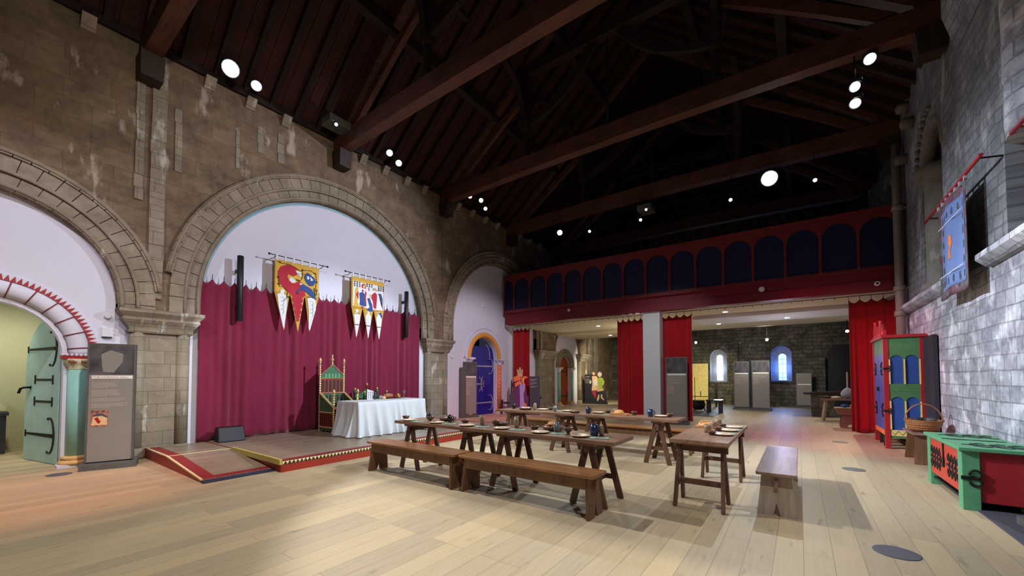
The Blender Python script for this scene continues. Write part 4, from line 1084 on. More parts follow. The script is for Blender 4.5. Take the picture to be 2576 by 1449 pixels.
# end-on table
lay(cboard, -1.08, 6.24, 'bread board near the far end of the end-on table', pi/2*0+.05, 0, .95); lay(loaf, -1.09, 6.24, 'large knobbly golden loaf on the board of the end-on table', .4, .021, 1.35)
for k, (y, w_) in enumerate(((5.66,'nearest'),(6.12,'middle'),(6.52,'farthest'))):
    lay(tumbler, -.985, y+.05, '%s of the three brown tumblers on the end-on table' % w_, 0, 0, 1.15)
    lay(bowl, -.90, y-.17, '%s of the three brown bowls on the end-on table' % w_, 0, 0, .85)
    lay(plate, -.78, y-.10, '%s of the three cream plates on the end-on table' % w_)
    lay(napkin, -.77, y+.1, '%s of the three green napkins on the end-on table' % w_, .25, 0, .8)
    lay(spoon, -.86, y+.08, '%s of the three spoons on the end-on table' % w_, .25, .0075, .9)
for p_ in PR: hide_proto(p_)

# ------------------------------------------------------------------ things on the dais
TP = .93      # top of the clothed table
cx, cy, hx_, hy_ = -8.18, 6.02, .40, .95
r = thing('banquet_table', 'table hidden under a white cloth on the platform', 'table', (cx, cy, DZ))
b = MB(); b.box(-hx_, hx_, -hy_, hy_, TP-DZ-.03, TP-DZ); b.build('tabletop', M['table'], r)
for sx in (-1,1):
    for sy in (-1,1):
        b = MB(); b.box(sx*(hx_-.07)-.03, sx*(hx_-.07)+.03, sy*(hy_-.08)-.03, sy*(hy_-.08)+.03, 0, TP-DZ-.03); b.build('leg', M['leg'], r)
# linen falling in folds to the floor
b = MB(); rn = random.Random(9); per = []
def rr_pt(t):      # walk round the table edge
    P = [(hx_,-hy_),(hx_,hy_),(-hx_,hy_),(-hx_,-hy_)]; Ls = [2*hy_,2*hx_,2*hy_,2*hx_]; tt = t*sum(Ls)
    for i in range(4):
        if tt <= Ls[i] or i == 3:
            a, c_ = Vector(P[i]), Vector(P[(i+1)%4]); q = tt/Ls[i]; p = a+(c_-a)*q
            nn = Vector(((1,0),(0,1),(-1,0),(0,-1))[i]); e = min(q, 1-q)*Ls[i]
            if e < .12:
                n2 = Vector(((1,0),(0,1),(-1,0),(0,-1))[(i+1)%4] if q > .5 else ((1,0),(0,1),(-1,0),(0,-1))[(i-1)%4]); nn = (nn*(.5+e/.24)+n2*(.5-e/.24)).normalized()
            return p, nn
        tt -= Ls[i]
NU, NV = 300, 16; H = TP-DZ
for j in range(NV+1):
    v = j/NV
    for i in range(NU):
        t = i/NU; p, nn = rr_pt(t)
        fold = .5+.5*sin(2*pi*26*t+1.7*sin(2*pi*5*t)+.6*sin(2*pi*11*t)); f2 = sin(2*pi*9*t+2)
        out = .006 + .012*v**.3 + v**.8*(.085+.04*f2)*fold**1.6 + (v**2.5)*.09*fold + .03*v
        z = H+.006 - v*(H-.0) + (.006 + .02*(fold-.3)*(v > .99))
        b.v.append((cx+p.x+nn.x*out, cy+p.y+nn.y*out, DZ+max(.008, z-.006)))
for j in range(NV):
    for i in range(NU): b.face((j*NU+i, j*NU+(i+1)%NU, (j+1)*NU+(i+1)%NU, (j+1)*NU+i), 0, True)
b.face([i for i in range(NU)], 0)
tag(b.build('tablecloth', M['white_cloth']), 'long white cloth falling in folds to the platform from the high table', 'tablecloth')

def beads(mb, p, q, r_, n, m=0):
    p, q = Vector(p), Vector(q)
    for k in range(n): mb.ball(p+(q-p)*((k+.5)/n), r_, m, 6, 4)
# throne: faces the hall (+x)
th = thing('throne', 'tall red and green painted throne with gilded beaded posts and gabled back', 'throne', (-9.42, 5.10, DZ))
wy, dx_ = .62, .62
b_h = {'back': 1.62, 'front': .88}
for (x, y, h) in ((0,0,1.62),(0,wy,1.62),(dx_,0,.86),(dx_,wy,.86)):
    b = MB(); prof = []; n = int(h/.055)
    for k in range(n):
        z = k*h/n; prof += [(.014, z), (.026, z+h/n*.3), (.026, z+h/n*.6), (.014, z+h/n*.92)]
    b.lathe(prof, (x,y,0), 8, 0); p = b.build('post', M['gold'], th)
    b = MB(); b.lathe([(.012,h),(.03,h+.03),(.012,h+.05),(.035,h+.09),(.03,h+.12),(.0001,h+.17)], (x,y,0), 8)
    if h > 1: b.bar((x,y-.04,h+.08),(x,y+.04,h+.08),.014,.014)
    b.build('finial', M['gold'], p)
def slats(mb, y0, y1, z0, z1, n, m, place, arch=True):
    for k in range(n):
        a = y0+(y1-y0)*(k+.2)/n; c_ = y0+(y1-y0)*(k+.8)/n; w_ = (c_-a)/2
        mb.prism([(a,z0),(c_,z0),(c_,z1-w_)]+[((a+c_)/2+w_*cos(q), z1-w_+w_*sin(q)) for q in (pi*.25,pi*.5,pi*.75)]+[(a,z1-w_)], place, .012, .018, m)
by = lambda u,v,t: (t, u, v)
b = MB(); b.prism([(0.01,1.28),(wy-.01,1.28),(wy-.01,1.34),(wy/2,1.60),(.01,1.34)], by, -.012, .012); slats(b, .1, wy-.1, 1.29, 1.40, 5, 1, by); b.build('gable', [M['throne_green'], M['mint_paint']], th)
b = MB(); b.prism([(.01,.92),(wy-.01,.92),(wy-.01,1.27),(.01,1.27)], by, -.012, .012); slats(b, .02, wy-.02, .95, 1.24, 6, 1, by); b.build('back_panel', [M['throne_red'], M['dark_wood']], th)
b = MB(); b.prism([(.01,.48),(wy-.01,.48),(wy-.01,.90),(.01,.90)], by, -.012, .012); slats(b, .02, wy-.02, .5, .87, 6, 1, by); b.build('back_panel', [M['throne_green'], M['dark_wood']], th)
for y in (0, wy):
    sx = lambda u,v,t,y=y: (u, y+(t if y == 0 else t), v)
    b = MB(); b.prism([(.01,.48),(dx_-.01,.48),(dx_-.01,.60),(.01,.92)], sx, -.012, .012); b.build('arm_panel', M['throne_green'], th)
    b = MB(); b.bar((.0,y,.93),(dx_,y,.60),.035,.035); beads(b, (0,y-.02,.93),(dx_,y-.02,.60),.014,16); b.build('arm_rail', M['gold'], th)
    b = MB(); b.prism([(.01,.12),(dx_-.01,.12),(dx_-.01,.46),(.01,.46)], sx, -.012, .012)
    for k in range(6): b.box(.06+k*.09, .10+k*.09, y-.02, y-.013, .15, .43, 1)
    b.build('side_panel', [M['throne_red'], M['dark_wood']], th)
    b = MB()
    for z in (.47,.12): beads(b, (.02,y-.02,z),(dx_-.02,y-.02,z),.015,16)
    b.build('beading', M['gold'], th)
    b = MB(); b.prism([(.01,.02)]+[(.01+(dx_-.02)*k/8, .03+.03*(k%2)) for k in range(9)]+[(dx_-.01,.11),(.01,.11)], sx, -.01, .01); b.build('skirt', M['throne_green'], th)
b = MB()
for z in (1.275, .91): beads(b, (.02,.02,z),(.02,wy-.02,z),.015,16)
beads(b, (.02,.01,1.35),(.02,wy/2,1.62),.015,11); beads(b, (.02,wy-.01,1.35),(.02,wy/2,1.62),.015,11)
b.lathe([(.012,1.6),(.03,1.65),(.012,1.69),(.035,1.74),(.012,1.80),(.022,1.84),(.0001,1.87)], (.0,wy/2,0), 8); b.bar((0,wy/2-.04,1.74),(0,wy/2+.04,1.74),.014,.014)
b.build('beading', M['gold'], th)
b = MB(); b.box(.0, dx_, .01, wy-.01, .42, .48); b.build('seat', M['throne_red'], th)
b = MB(); b.box(dx_-.012, dx_+.0, .02, wy-.02, .12, .42)
for k in range(5): b.box(dx_, dx_+.006, .08+k*.1, .12+k*.1, .15, .40, 1)
b.build('front_panel', [M['throne_red'], M['dark_wood']], th)
b = MB(); b.lathe([(.0001,0),(.2,0),(.24,.04),(.2,.08),(.0001,.09)], (dx_/2,wy/2,0), 14)
cu = b.build('cushion', M['banner_red']); cu.location = (-9.42, 5.10, DZ+.481); tag(cu, 'red cushion on the seat of the tall painted throne', 'cushion')

ch = thing('low_back_chair', 'green low-backed chair with pale knobs behind the white-clothed table', 'chair', (-9.35, 6.0, DZ))
for (x, y, h) in ((0,0,.97),(0,.66,.97),(.42,0,.90),(.42,.66,.90)):
    b = MB(); b.lathe([(.035,0),(.035,h-.08),(.045,h-.07),(.045,h-.03),(.02,h)], (x,y,0), 10); p = b.build('post', M['throne_green'], ch)
    b = MB(); b.ball((x,y,h+.025), .03); b.build('knob', M['gold'], p)
b = MB(); b.prism([(.02,.76),(.64,.76),(.64,.86),(.52,.88),(.42,.94),(.33,1.03),(.24,.94),(.14,.88),(.02,.86)], by, -.02, .02); b.build('top_rail', M['throne_green'], ch)
b = MB(); b.lathe([(.02,.5),(.02,1.04),(.035,1.07),(.02,1.09)], (.02,.33,0), 8, 0); b.ball((.02,.33,1.115), .03, 1); b.build('centre_post', [M['throne_red'], M['gold']], ch)
for k in range(6):
    b = MB(); y = .09+k*.095; b.box(-.012, .012, y-.022, y+.022, .47, .77); b.build('slat', M['ceramic_tan'], ch)
for y in (0, .66):
    b = MB(); b.box(0, .42, y-.02, y+.02, .70, .76); b.build('arm', M['throne_green'], ch)
b = MB(); b.box(-.01, .44, -.01, .67, .43, .47); b.build('seat', M['throne_green'], ch)

def onhigh(x, y, name, mb, mats, lab, cat):
    o = mb.build(name, mats); o.location = (x, y, TP+.008); return tag(o, lab, cat)
b = MB(); b.lathe([(.03,0),(.03,.01),(.012,.02),(.012,.09),(.03,.10),(.024,.13),(.0001,.15)], (0,0,0), 10); onhigh(-8.4, 5.44, 'candlestick', b, M['gold'], 'small gilt candlestick at the left end of the white-clothed table', 'candlestick')
b = MB(); b.prism([(-.09,0),(.09,0),(.09,.20),(-.09,.25)], lambda u,v,t: (t,u,v), -.006, .006); 
for i in range(4):
    for j in range(3): b.prism([(-.06+j*.05,.03+i*.045),(-.035+j*.05,.03+i*.045),(-.047+j*.05,.06+i*.045)], lambda u,v,t: (t,u,v), .006, .008, 1)
onhigh(-8.42, 5.81, 'patterned_napkin', b, [M['banner_white'], M['banner_black']], 'black and white patterned folded cloth standing on the high table', 'napkin')
b = MB(); b.lathe([(.035,0),(.04,.02),(.05,.06),(.045,.10),(.025,.14),(.035,.18),(.03,.18),(.02,.14)], (0,0,0), 14); b.tube([(.045,0,.05),(.085,0,.08),(.08,0,.13),(.035,0,.15)], .007, 6); onhigh(-8.4, 5.93, 'pewter_jug', b, M['pewter'], 'grey pewter jug beside the patterned cloth on the high table', 'jug')
b = MB(); b.lathe([(.0001,.03),(.04,.03),(.05,.06),(.035,.1),(.0001,.11)], (0,0,0), 12); b.lathe([(.03,0),(.02,.03)],(0,0,0),10); onhigh(-8.35, 6.04, 'small_pot', b, M['silver'], 'small shiny pot at the middle of the high table', 'pot')
b = MB(); b.lathe([(.0001,0),(.05,0),(.07,.03),(.05,.06),(.02,.075),(.0001,.08)], (0,0,0), 12); onhigh(-8.35, 6.13, 'bread_roll', b, M['print_peach'], 'pale bread roll left of the joint of meat on the high table', 'bread')
b = MB(); b.lathe([(.0001,-.15),(.04,-.13),(.058,-.05),(.055,.05),(.04,.11),(.0001,.15)], (0,0,.075), 14, axis='y', sm=True); b.box(-.1,.1,-.17,.17,0,.012,1); onhigh(-8.42, 6.33, 'roast_meat', b, [M['bread_red'], M['ceramic_brown']], 'long brown joint of meat on the high table', 'food')
b = MB(); b.lathe([(.0001,0),(.09,0),(.12,.03),(.11,.03),(.0001,.012)], (0,0,0), 16); fb = onhigh(-8.4, 6.62, 'fruit_dish', b, M['ceramic_brown'], 'low dish heaped with fruit near the right end of the high table', 'dish')
for i, (x, y, z, m) in enumerate(((-.04,-.05,.04,'fruit_red'),(.03,.0,.04,'fruit_green'),(-.03,.05,.04,'fruit_red'),(-.01,0,.085,'fruit_green'),(.0,.045,.08,'fruit_red'))):
    b = MB(); b.ball((0,0,0), .033, 0, 10, 6); o = b.build('fruit', M[m]); o.location = (-8.4+x, 6.62+y, TP+.008+z)
    tag(o, ['red fruit at the left side of the dish on the high table','yellow-green fruit at the front of the dish on the high table','red fruit at the back of the dish on the high table','yellow-green fruit on top of the dish on the high table','red fruit on top right of the dish on the high table'][i], 'fruit')
b = MB(); b.lathe([(.035,0),(.035,.006),(.006,.014),(.006,.09),(.02,.10),(.042,.13),(.044,.17),(.036,.20),(.033,.20),(.04,.165),(.038,.135),(.0001,.108)], (0,0,0), 16); onhigh(-8.4, 6.80, 'wine_glass', b, M['glass'], 'clear stemmed glass near the right end of the high table', 'glass')
# black floor speaker at the foot of the curtain
r = thing('floor_speaker', 'low black loudspeaker lying on the platform at the foot of the curtain', 'speaker', (-9.50, 3.27, DZ), rad(-4))
b = MB(); b.hexa([(-.16,-.24,0),(.16,-.24,0),(.16,.24,0),(-.16,.24,0)], [(-.16,-.22,.29),(.06,-.22,.29),(.06,.22,.29),(-.16,.22,.29)]); b.build('cabinet', M['black'], r, bevel=.015)
b = MB(); b.hexa([(.16,-.22,.02),(.163,-.22,.02),(.163,.22,.02),(.16,.22,.02)], [(.066,-.20,.27),(.07,-.20,.27),(.07,.20,.27),(.066,.20,.27)]); b.build('grille', M['charcoal_dk'], r)
# column speakers on the wall
for y, lb in ((3.46,'tall thin black column speaker on the left part of the wall under the big arch'), (7.92,'tall thin black column speaker on the right part of the wall under the big arch')):
    r = thing('column_speaker', lb, 'speaker', (-9.70, y, 2.68), 0, 'column speakers')
    b = MB(); b.lathe([(.05,0),(.062,.01),(.062,1.40),(.05,1.41)], (0,0,0), 18); b.build('housing', M['black'], r)
    b = MB(); b.box(-.2,-.03,-.03,.03,.25,.33); b.box(-.2,-.03,-.03,.03,1.05,1.13); b.build('bracket', M['black'], r)
    b = MB(); b.lathe([(.0001,-.014),(.045,-.012),(.052,0)], (0,0,0), 14); b.build('end_cap', M['pewter'], r)

# ------------------------------------------------------------------ banners
BX = -9.66
def banner(y0, y1, zt_, zb_, tips, rod0, rod1, lab, art):
    r = thing('banner', lab, 'banner', (0,0,0)); Wd = y1-y0; n = len(tips)
    # cloth with three pointed tails, one pane each so the tails hang free
    b = MB(); ww = Wd/n
    wave = lambda u, v: .003*sin(9*(u-y0)/Wd*2)
    P = lambda u, v, t: (BX + t + wave(u, v), u, v)
    NU, NV = 24, 8
    vs = [P(y0+Wd*i/NU, zb_+(zt_-zb_)*j/NV, 0) for j in range(NV+1) for i in range(NU+1)]
    b.add(vs, [(j*(NU+1)+i, j*(NU+1)+i+1, (j+1)*(NU+1)+i+1, (j+1)*(NU+1)+i) for j in range(NV) for i in range(NU)], 0, True)
    for k, (ty, tz) in enumerate(tips):
        a, c_ = y0+ww*k+.01, y0+ww*(k+1)-.01; m_ = 8; rows = []
        for j in range(m_+1):
            q = j/m_; z = zb_+(tz-zb_)*q; l_, r__ = a+(ty-a)*q, c_+(ty-c_)*q
            rows.append([P(l_, z, 0), P((l_+r__)/2, z, 0), P(r__, z, 0)])
        b.add([p for row in rows for p in row], [(j*3+i, j*3+i+1, (j+1)*3+i+1, (j+1)*3+i) for j in range(m_) for i in range(2)], 0, True)
    b.build('cloth', M['banner_yellow'], r, solid=.004, fix=False)
    art(r, P, y0, Wd, zb_, zt_, tips)
    for k in range(6):
        y = y0+.04+(Wd-.08)*k/5; b = MB(); b.box(BX-.008, BX+.012, y-.022, y+.022, zt_-.02, zt_+.10); b.build('hanging_loop', M['banner_white'], r)
    rod = MB(); rod.tube([(BX,rod0,zt_+.085),(BX,rod1,zt_+.085)], .010, 8)
    ro = rod.build('rod', M['iron'], r)
    for y in (rod0, rod1): b = MB(); b.ball((BX,y,zt_+.085), .026); b.build('rod_knob', M['iron'], ro)
    for y in (rod0+.14, rod1-.12):
        b = MB(); b.tube([(BX,y,zt_+.075),(BX-.1,y,zt_+.03),(BX-.27,y,zt_+.05)], .008, 6); b.build('rod_bracket', M['iron'], ro)
def lay2(P, y0, Wd, zb_, zt_):      # artwork coordinates: u 0..1 across, v 0 at the top .. 1 at the tail line, beyond 1 into the tails
    H = zt_-zb_
    return lambda u, v, t: P(y0+Wd*u, zt_-H*v, t)
def art1(r, P, y0, Wd, zb_, zt_, tips):
    A = lay2(P, y0, Wd, zb_, zt_); t = [.0075]
    def poly(mb, pts, m=0): t[0] += .0004; mb.prism(pts, A, t[0], t[0]+.0009, m)
    b = MB()      # red beast coiling down into the middle tail
    poly(b, [(.50,.20),(.40,.12),(.26,.10),(.12,.20),(.06,.36),(.06,.54),(.11,.70),(.22,.84),(.33,.95),(.42,1.04),(.60,1.04),(.69,.93),(.66,.82),(.60,.72),(.56,.62),(.60,.56),(.50,.54),(.44,.62),(.36,.62),(.30,.54),(.27,.44),(.30,.38),(.40,.42),(.47,.36)])
    for v, w_ in ((1.10,.13),(1.28,.115),(1.46,.085),(1.60,.055),(1.70,.035)):
        t[0] += .0004; b.disc((.50+.02*(v-1), v), w_, .10*w_/.13+.03, A, t[0], t[0]+.0009, 0)
    b.build('red_beast', M['banner_red'], r)
    b = MB(); poly(b, [(.24,.36),(.27,.26),(.33,.20),(.28,.36)]); poly(b, [(.33,.46),(.40,.48),(.46,.56),(.38,.63),(.31,.56)]); poly(b, [(.44,.22),(.58,.24),(.58,.40),(.50,.34)]); poly(b, [(.78,.30),(.86,.24),(.86,.42),(.80,.46)])
    poly(b, [(.54,.58),(.72,.62),(.78,.68),(.70,.68),(.55,.63)])
    for k in (0, 2):
        u0 = (k+.5)/3; ty, tz = tips[k]; tu = (ty-y0)/Wd; tv = (zt_-tz)/(zt_-zb_)
        poly(b, [(u0-.11,1.02),(u0-.03,.97),(u0+.07,1.0),(u0+.10,1.15),(u0+.10,1.32),(tu+.01,tv-.06),(tu-.02,tv-.1),(u0-.07,1.4),(u0-.09,1.2)])
    poly(b, [(.12,.92),(.17,.84),(.22,.90),(.18,1.02),(.13,1.04)])
    b.build('white_figures', M['banner_white'], r)
    b = MB(); poly(b, [(.66,.30),(.72,.22),(.80,.27),(.90,.36),(.92,.46),(.86,.60),(.76,.62),(.68,.50),(.64,.38)]); poly(b, [(.55,.72),(.60,.58),(.72,.64),(.84,.72),(.92,.94),(.94,1.02),(.80,.94),(.70,.84),(.60,.76),(.50,.88),(.47,.86)])
    b.build('blue_archer', M['banner_blue'], r)
    b = MB(); poly(b, [(.70,.34),(.75,.32),(.77,.40),(.72,.44)]); b.build('face', M['banner_white'], r)
    b = MB(); V = lambda pts, w_=.012: (t.__setitem__(0, t[0]+.0004), b.ribbon(pts, w_, A, t[0], t[0]+.0009))
    V([(.06,.06),(.14,.10),(.30,.08),(.44,.14),(.56,.22),(.66,.16),(.80,.14),(.92,.22),(.94,.42),(.92,.62),(.95,.84),(.86,.98),(.72,.96)])
    V([(.08,.5),(.08,.66),(.11,.8),(.16,.78),(.22,.80),(.28,.92),(.26,1.08),(.20,1.2)]); V([(.60,.20),(.61,.34),(.58,.48)]); V([(.88,.66),(.90,.80),(.92,.9)], .02)
    for u, v in ((.10,.08),(.60,.17),(.90,.20),(.94,.46),(.07,.52),(.08,.72),(.30,1.06),(.94,.72),(.50,.90)):
        t[0] += .0003; b.disc((u,v), .028, .022, A, t[0], t[0]+.0009, 0, 7)
    V([(.46,.34),(.56,.30),(.70,.27)], .008); V([(.46,.50),(.56,.52)], .03)
    b.build('vine_scrolls', M['banner_green'], r)
    b = MB(); 
    for k in (0, 2):
        u0 = (k+.5)/3
        for q in range(4): V([(u0-.05,1.12+q*.12),(u0,1.07+q*.12),(u0+.04,1.14+q*.12),(u0+.01,1.22+q*.12)], .008)
    b.build('grey_linework', M['banner_grey'], r)
def art2(r, P, y0, Wd, zb_, zt_, tips):
    A = lay2(P, y0, Wd, zb_, zt_); t = [.0075]
    def poly(mb, pts, m=0): t[0] += .0004; mb.prism(pts, A, t[0], t[0]+.0009, m)
    b = MB(); poly(b, [(.04,.14),(.97,.14),(.97,.94),(.60,.96),(.20,.90),(.04,.94)])
    for k in (0,1,2):
        u0 = (k+.5)/3; ty, tz = tips[k]; tu = (ty-y0)/Wd; tv = (zt_-tz)/(zt_-zb_)
        poly(b, [(u0-.09,1.20),(u0-.03,1.12),(u0-.04,1.02),(u0+.04,1.02),(u0+.03,1.12),(u0+.09,1.2),(u0+.09,1.38),(tu+.01,tv-.05),(tu-.01,tv-.05),(u0-.07,1.4)])
    b.build('white_ground', M['banner_white'], r)
    b = MB(); poly(b, [(.08,.80),(.10,.40),(.18,.26),(.25,.40),(.24,.62),(.20,.88),(.30,.90),(.30,.96),(.06,.94)]); poly(b, [(.28,.18),(.34,.14),(.42,.18),(.42,.22),(.28,.22)]); b.build('gold_throne', M['banner_yellow'], r)
    b = MB(); poly(b, [(.12,.56),(.22,.40),(.30,.34),(.36,.40),(.28,.52),(.26,.70),(.24,.86),(.20,.72)]); poly(b, [(.40,.38),(.44,.46),(.42,.60),(.44,.88),(.38,.84),(.38,.6)]); poly(b, [(.60,.48),(.70,.38),(.76,.44),(.76,.62),(.74,.92),(.66,.90),(.64,.7),(.58,.58)]); poly(b, [(.27,.92),(.34,.9),(.36,.96),(.30,.97)])
    poly(b, [(.28,.27),(.30,.20),(.38,.20),(.42,.26),(.42,.32),(.30,.32)]); b.build('red_robes', M['banner_red'], r)
    b = MB(); poly(b, [(.22,.50),(.32,.44),(.38,.50),(.38,.66),(.42,.90),(.24,.88),(.24,.7)]); poly(b, [(.46,.62),(.54,.60),(.58,.72),(.62,.80),(.64,1.02),(.50,1.04),(.46,.98),(.54,.9)]); poly(b, [(.80,.40),(.90,.40),(.95,.56),(.95,.92),(.90,.74),(.86,.54)]); poly(b, [(.80,1.05),(.90,1.02),(.94,1.14),(.92,1.22),(.86,1.1)]); b.build('blue_robes', M['banner_blue'], r)
    b = MB()
    for u, v in ((.36,.27),(.66,.30),(.56,.52),(.82,.28)): t[0] += .0004; b.disc((u,v), .038, .05, A, t[0], t[0]+.0009, 0, 10)
    b.build('faces', M['skin'], r)
    b = MB()
    for k in range(13):
        for j in range(3 if k in (0,1,2,10,11,12) else (2 if k in (5,6,7) else 0)):
            u, v = .06+k*.073, .15+j*.06; poly(b, [(u,v),(u+.05,v),(u+.025,v+.05)])
    for u0 in (.5/3, 1.5/3, 2.5/3): poly(b, [(u0-.07,1.50),(u0+.06,1.50),(u0+.06,1.515),(u0-.07,1.515)])
    for pts in ([(.50,.26),(.51,.38)], [(.62,.30),(.70,.26),(.74,.34)], [(.85,.5),(.92,.8)], [(.12,1.18),(.18,1.13),(.22,1.17)]): t[0] += .0004; b.ribbon(pts, .014, A, t[0], t[0]+.0009)
    b.build('black_pattern', M['banner_black'], r)
banner(4.13, 5.16, 4.19, 3.40, [(4.35,2.56),(4.67,2.54),(4.94,2.57)], 4.01, 5.38, 'yellow three-tailed wall banner showing a red beast and a blue archer', art1)
banner(6.05, 7.08, 4.19, 3.33, [(6.21,2.53),(6.57,2.53),(6.92,2.52)], 5.87, 7.26, 'yellow three-tailed wall banner showing robed figures before a red-robed king', art2)

# ------------------------------------------------------------------ information stands
def strip_text(mb, place, u0, u1, z, n, lh, t, seed=1, m=0):
    rn = random.Random(seed)
    for k in range(n):
        e = u0+(u1-u0)*rn.uniform(.78,1.0) if k < n-1 else u0+(u1-u0)*rn.uniform(.45,.8)
        u = u0; zz = z-k*lh
        while u < e-.004:
            w_ = min(rn.uniform(.008,.034), e-u); mb.prism([(u,zz),(u+w_,zz),(u+w_,zz+lh*.45),(u,zz+lh*.45)], place, t, t+.001, m); u += w_+.006
def info_stand(lab, loc, rz, w_=.56, h=2.03, title=None, panel='grey_panel', paras=((5,.33),(6,.38),(3,.44),(4,.46)), pic=True, gp='grey information stands', head='photo_grey', simple=False):
    """front faces local -y"""
    r = thing('information_stand', lab, 'information stand', loc, rz, gp)
    F = lambda u, v, t: (u, -.035-t, v)
    b = MB(); b.box(-w_/2, w_/2, -.035, .07, .12, h); b.build('board', M[panel], r)
    b = MB()
    for x in (-w_/2-.006, w_/2-.018): b.box(x, x+.024, -.045, .075, .12, h+.006)
    b.box(-w_/2, w_/2, -.045, .075, h-.006, h+.006); b.build('frame', M['grey_frame'], r)
    b = MB(); b.hexa([(-w_/2-.05,-.14,0),(w_/2+.05,-.14,0),(w_/2+.05,.2,0),(-w_/2-.05,.2,0)], [(-w_/2-.05,-.14,.09),(w_/2+.05,-.14,.09),(w_/2+.05,.2,.12),(-w_/2-.05,.2,.12)]); b.build('base', M['grey_frame'], r)
    b = MB(); b.prism([(-w_/2+.02,h-.50),(w_/2-.02,h-.50),(w_/2-.02,h-.02),(-w_/2+.02,h-.02)], F, .0, .003); hd = b.build('header_picture', M[head], r)
    if title:
        b = MB(); b.prism([(-.10,h-.46),(.02,h-.47),(.12,h-.30),(.13,h-.16),(-.02,h-.10),(-.13,h-.17),(-.12,h-.34)], F, .003, .005); b.build('faint_stone_photo', M['grey_panel'], hd)
    b = MB(); b.prism([(-w_/2+.05,h-.57),(w_/2-.03,h-.57),(w_/2-.03,h-.52),(-w_/2+.05,h-.52)], F, .0, .004); st = b.build('title_strip', M['white_strip'], r)
    if title:
        cu_ = bpy.data.curves.new('lettering', 'FONT'); cu_.body = title; cu_.size = .046; cu_.extrude = .0005
        to = bpy.data.objects.new('lettering', cu_); link(to); bpy.context.view_layer.update()
        me = bpy.data.meshes.new_from_object(to.evaluated_get(bpy.context.evaluated_depsgraph_get())); bpy.data.objects.remove(to)
        me.materials.clear(); me.materials.append(M['letter_grey']); lo = bpy.data.objects.new('lettering', me); link(lo); lo.parent = st
        lo.location = (-w_/2+.06, -.0405, h-.562); lo.rotation_euler = (pi/2, 0, 0)
    b = MB(); z = h-.64
    for k, (n, ww) in enumerate(paras): strip_text(b, F, -w_/2+.055, -w_/2+.055+ww*w_/.56*.95, z, n, .019, 0, k+3); z -= n*.019+.025
    b.build('text', M['text_line'], r)
    if pic:
        b = MB(); b.prism([(-w_/2+.05,z-.26),(-w_/2+.25,z-.26),(-w_/2+.25,z),(-w_/2+.05,z)], F, .0, .003, 0)
        if title:
            b.prism([(-w_/2+.07,z-.12)]+[(-w_/2+.15+.08*cos(q), z-.12+.07*sin(q)) for q in [pi*k/8 for k in range(9)]], F, .003, .0035, 1)
            b.prism([(-w_/2+.08,z-.10),(-w_/2+.18,z-.09),(-w_/2+.24,z-.13),(-w_/2+.24,z-.24),(-w_/2+.06,z-.24)], F, .0036, .0045, 2)
            b.prism([(-w_/2+.09,z-.13),(-w_/2+.13,z-.11),(-w_/2+.17,z-.19),(-w_/2+.14,z-.22)], F, .0046, .005, 3)
        b.build('small_picture', [M['photo_red'] if title else M['faint_print'], M['charcoal_panel'], M['print_peach'], M['red_paint']], r)
    return r
info_stand('tall grey information stand against the left pier with a small reddish picture', (-9.22, 1.47, 0), rad(90-17), title='THE NORMAN HALL')
info_stand('grey information stand left of the blue door, pinkish picture low on it', (-10.0+.18, 10.95, 0), rad(64), w_=.52, h=2.02, paras=((3,.4),(3,.4),(3,.42),(2,.4)))
r = thing('wall_board', 'plain grey-blue board leaning behind the information stand left of the blue door', 'board', (-9.86, 10.62, 0), rad(90))
b = MB(); b.box(-.14, .14, -.03, .03, 0, 1.82); b.build('board', M['grey_frame'], r)
info_stand('grey information stand in front of the curtain right of the white pillar', (-3.14, 13.18, 0), rad(8), w_=.62, h=2.1, paras=((2,.42),(3,.36),(3,.4)))
info_stand('left one of two pale grey information stands standing side by side in the far room', (-2.14, 20.75, 0), rad(0), w_=.60, h=2.17, paras=((3,.40),(2,.36)))
info_stand('right one of two pale grey information stands standing side by side in the far room', (-1.38, 20.55, 0), rad(-3), w_=.66, h=2.19, paras=((2,.4),(3,.44)))
info_stand('small grey information stand by itself near the far right wall corner', (.16, 23.4, 0), rad(0), w_=.60, h=1.66, paras=((2,.3),), pic=False, head='grey_panel')
b = MB(); b.box(-.05,.05,-.04,.04,0,2.1); b.lathe([(.0001,2.1),(.07,2.14),(.05,2.22),(.0001,2.28)],(0,0,0),8)
o = b.build('display_post', M['charcoal_dk']); o.location = (-1.77, 20.85, 0); tag(o, 'dark narrow post between the two pale information stands in the far room', 'post')
info_stand('grey-blue information stand at the very right edge of the picture', (1.92, 5.95, 0), rad(-86), w_=.62, h=2.0, panel='charcoal_panel', paras=((3,.4),), pic=False)
b = MB(); b.box(1.58, 2.08, 5.1, 7.02, 0, .016); tag(b.build('floor_plate', M['charcoal_panel']), 'dark grey-blue base plate on the floor beside the red and green chest', 'floor plate')

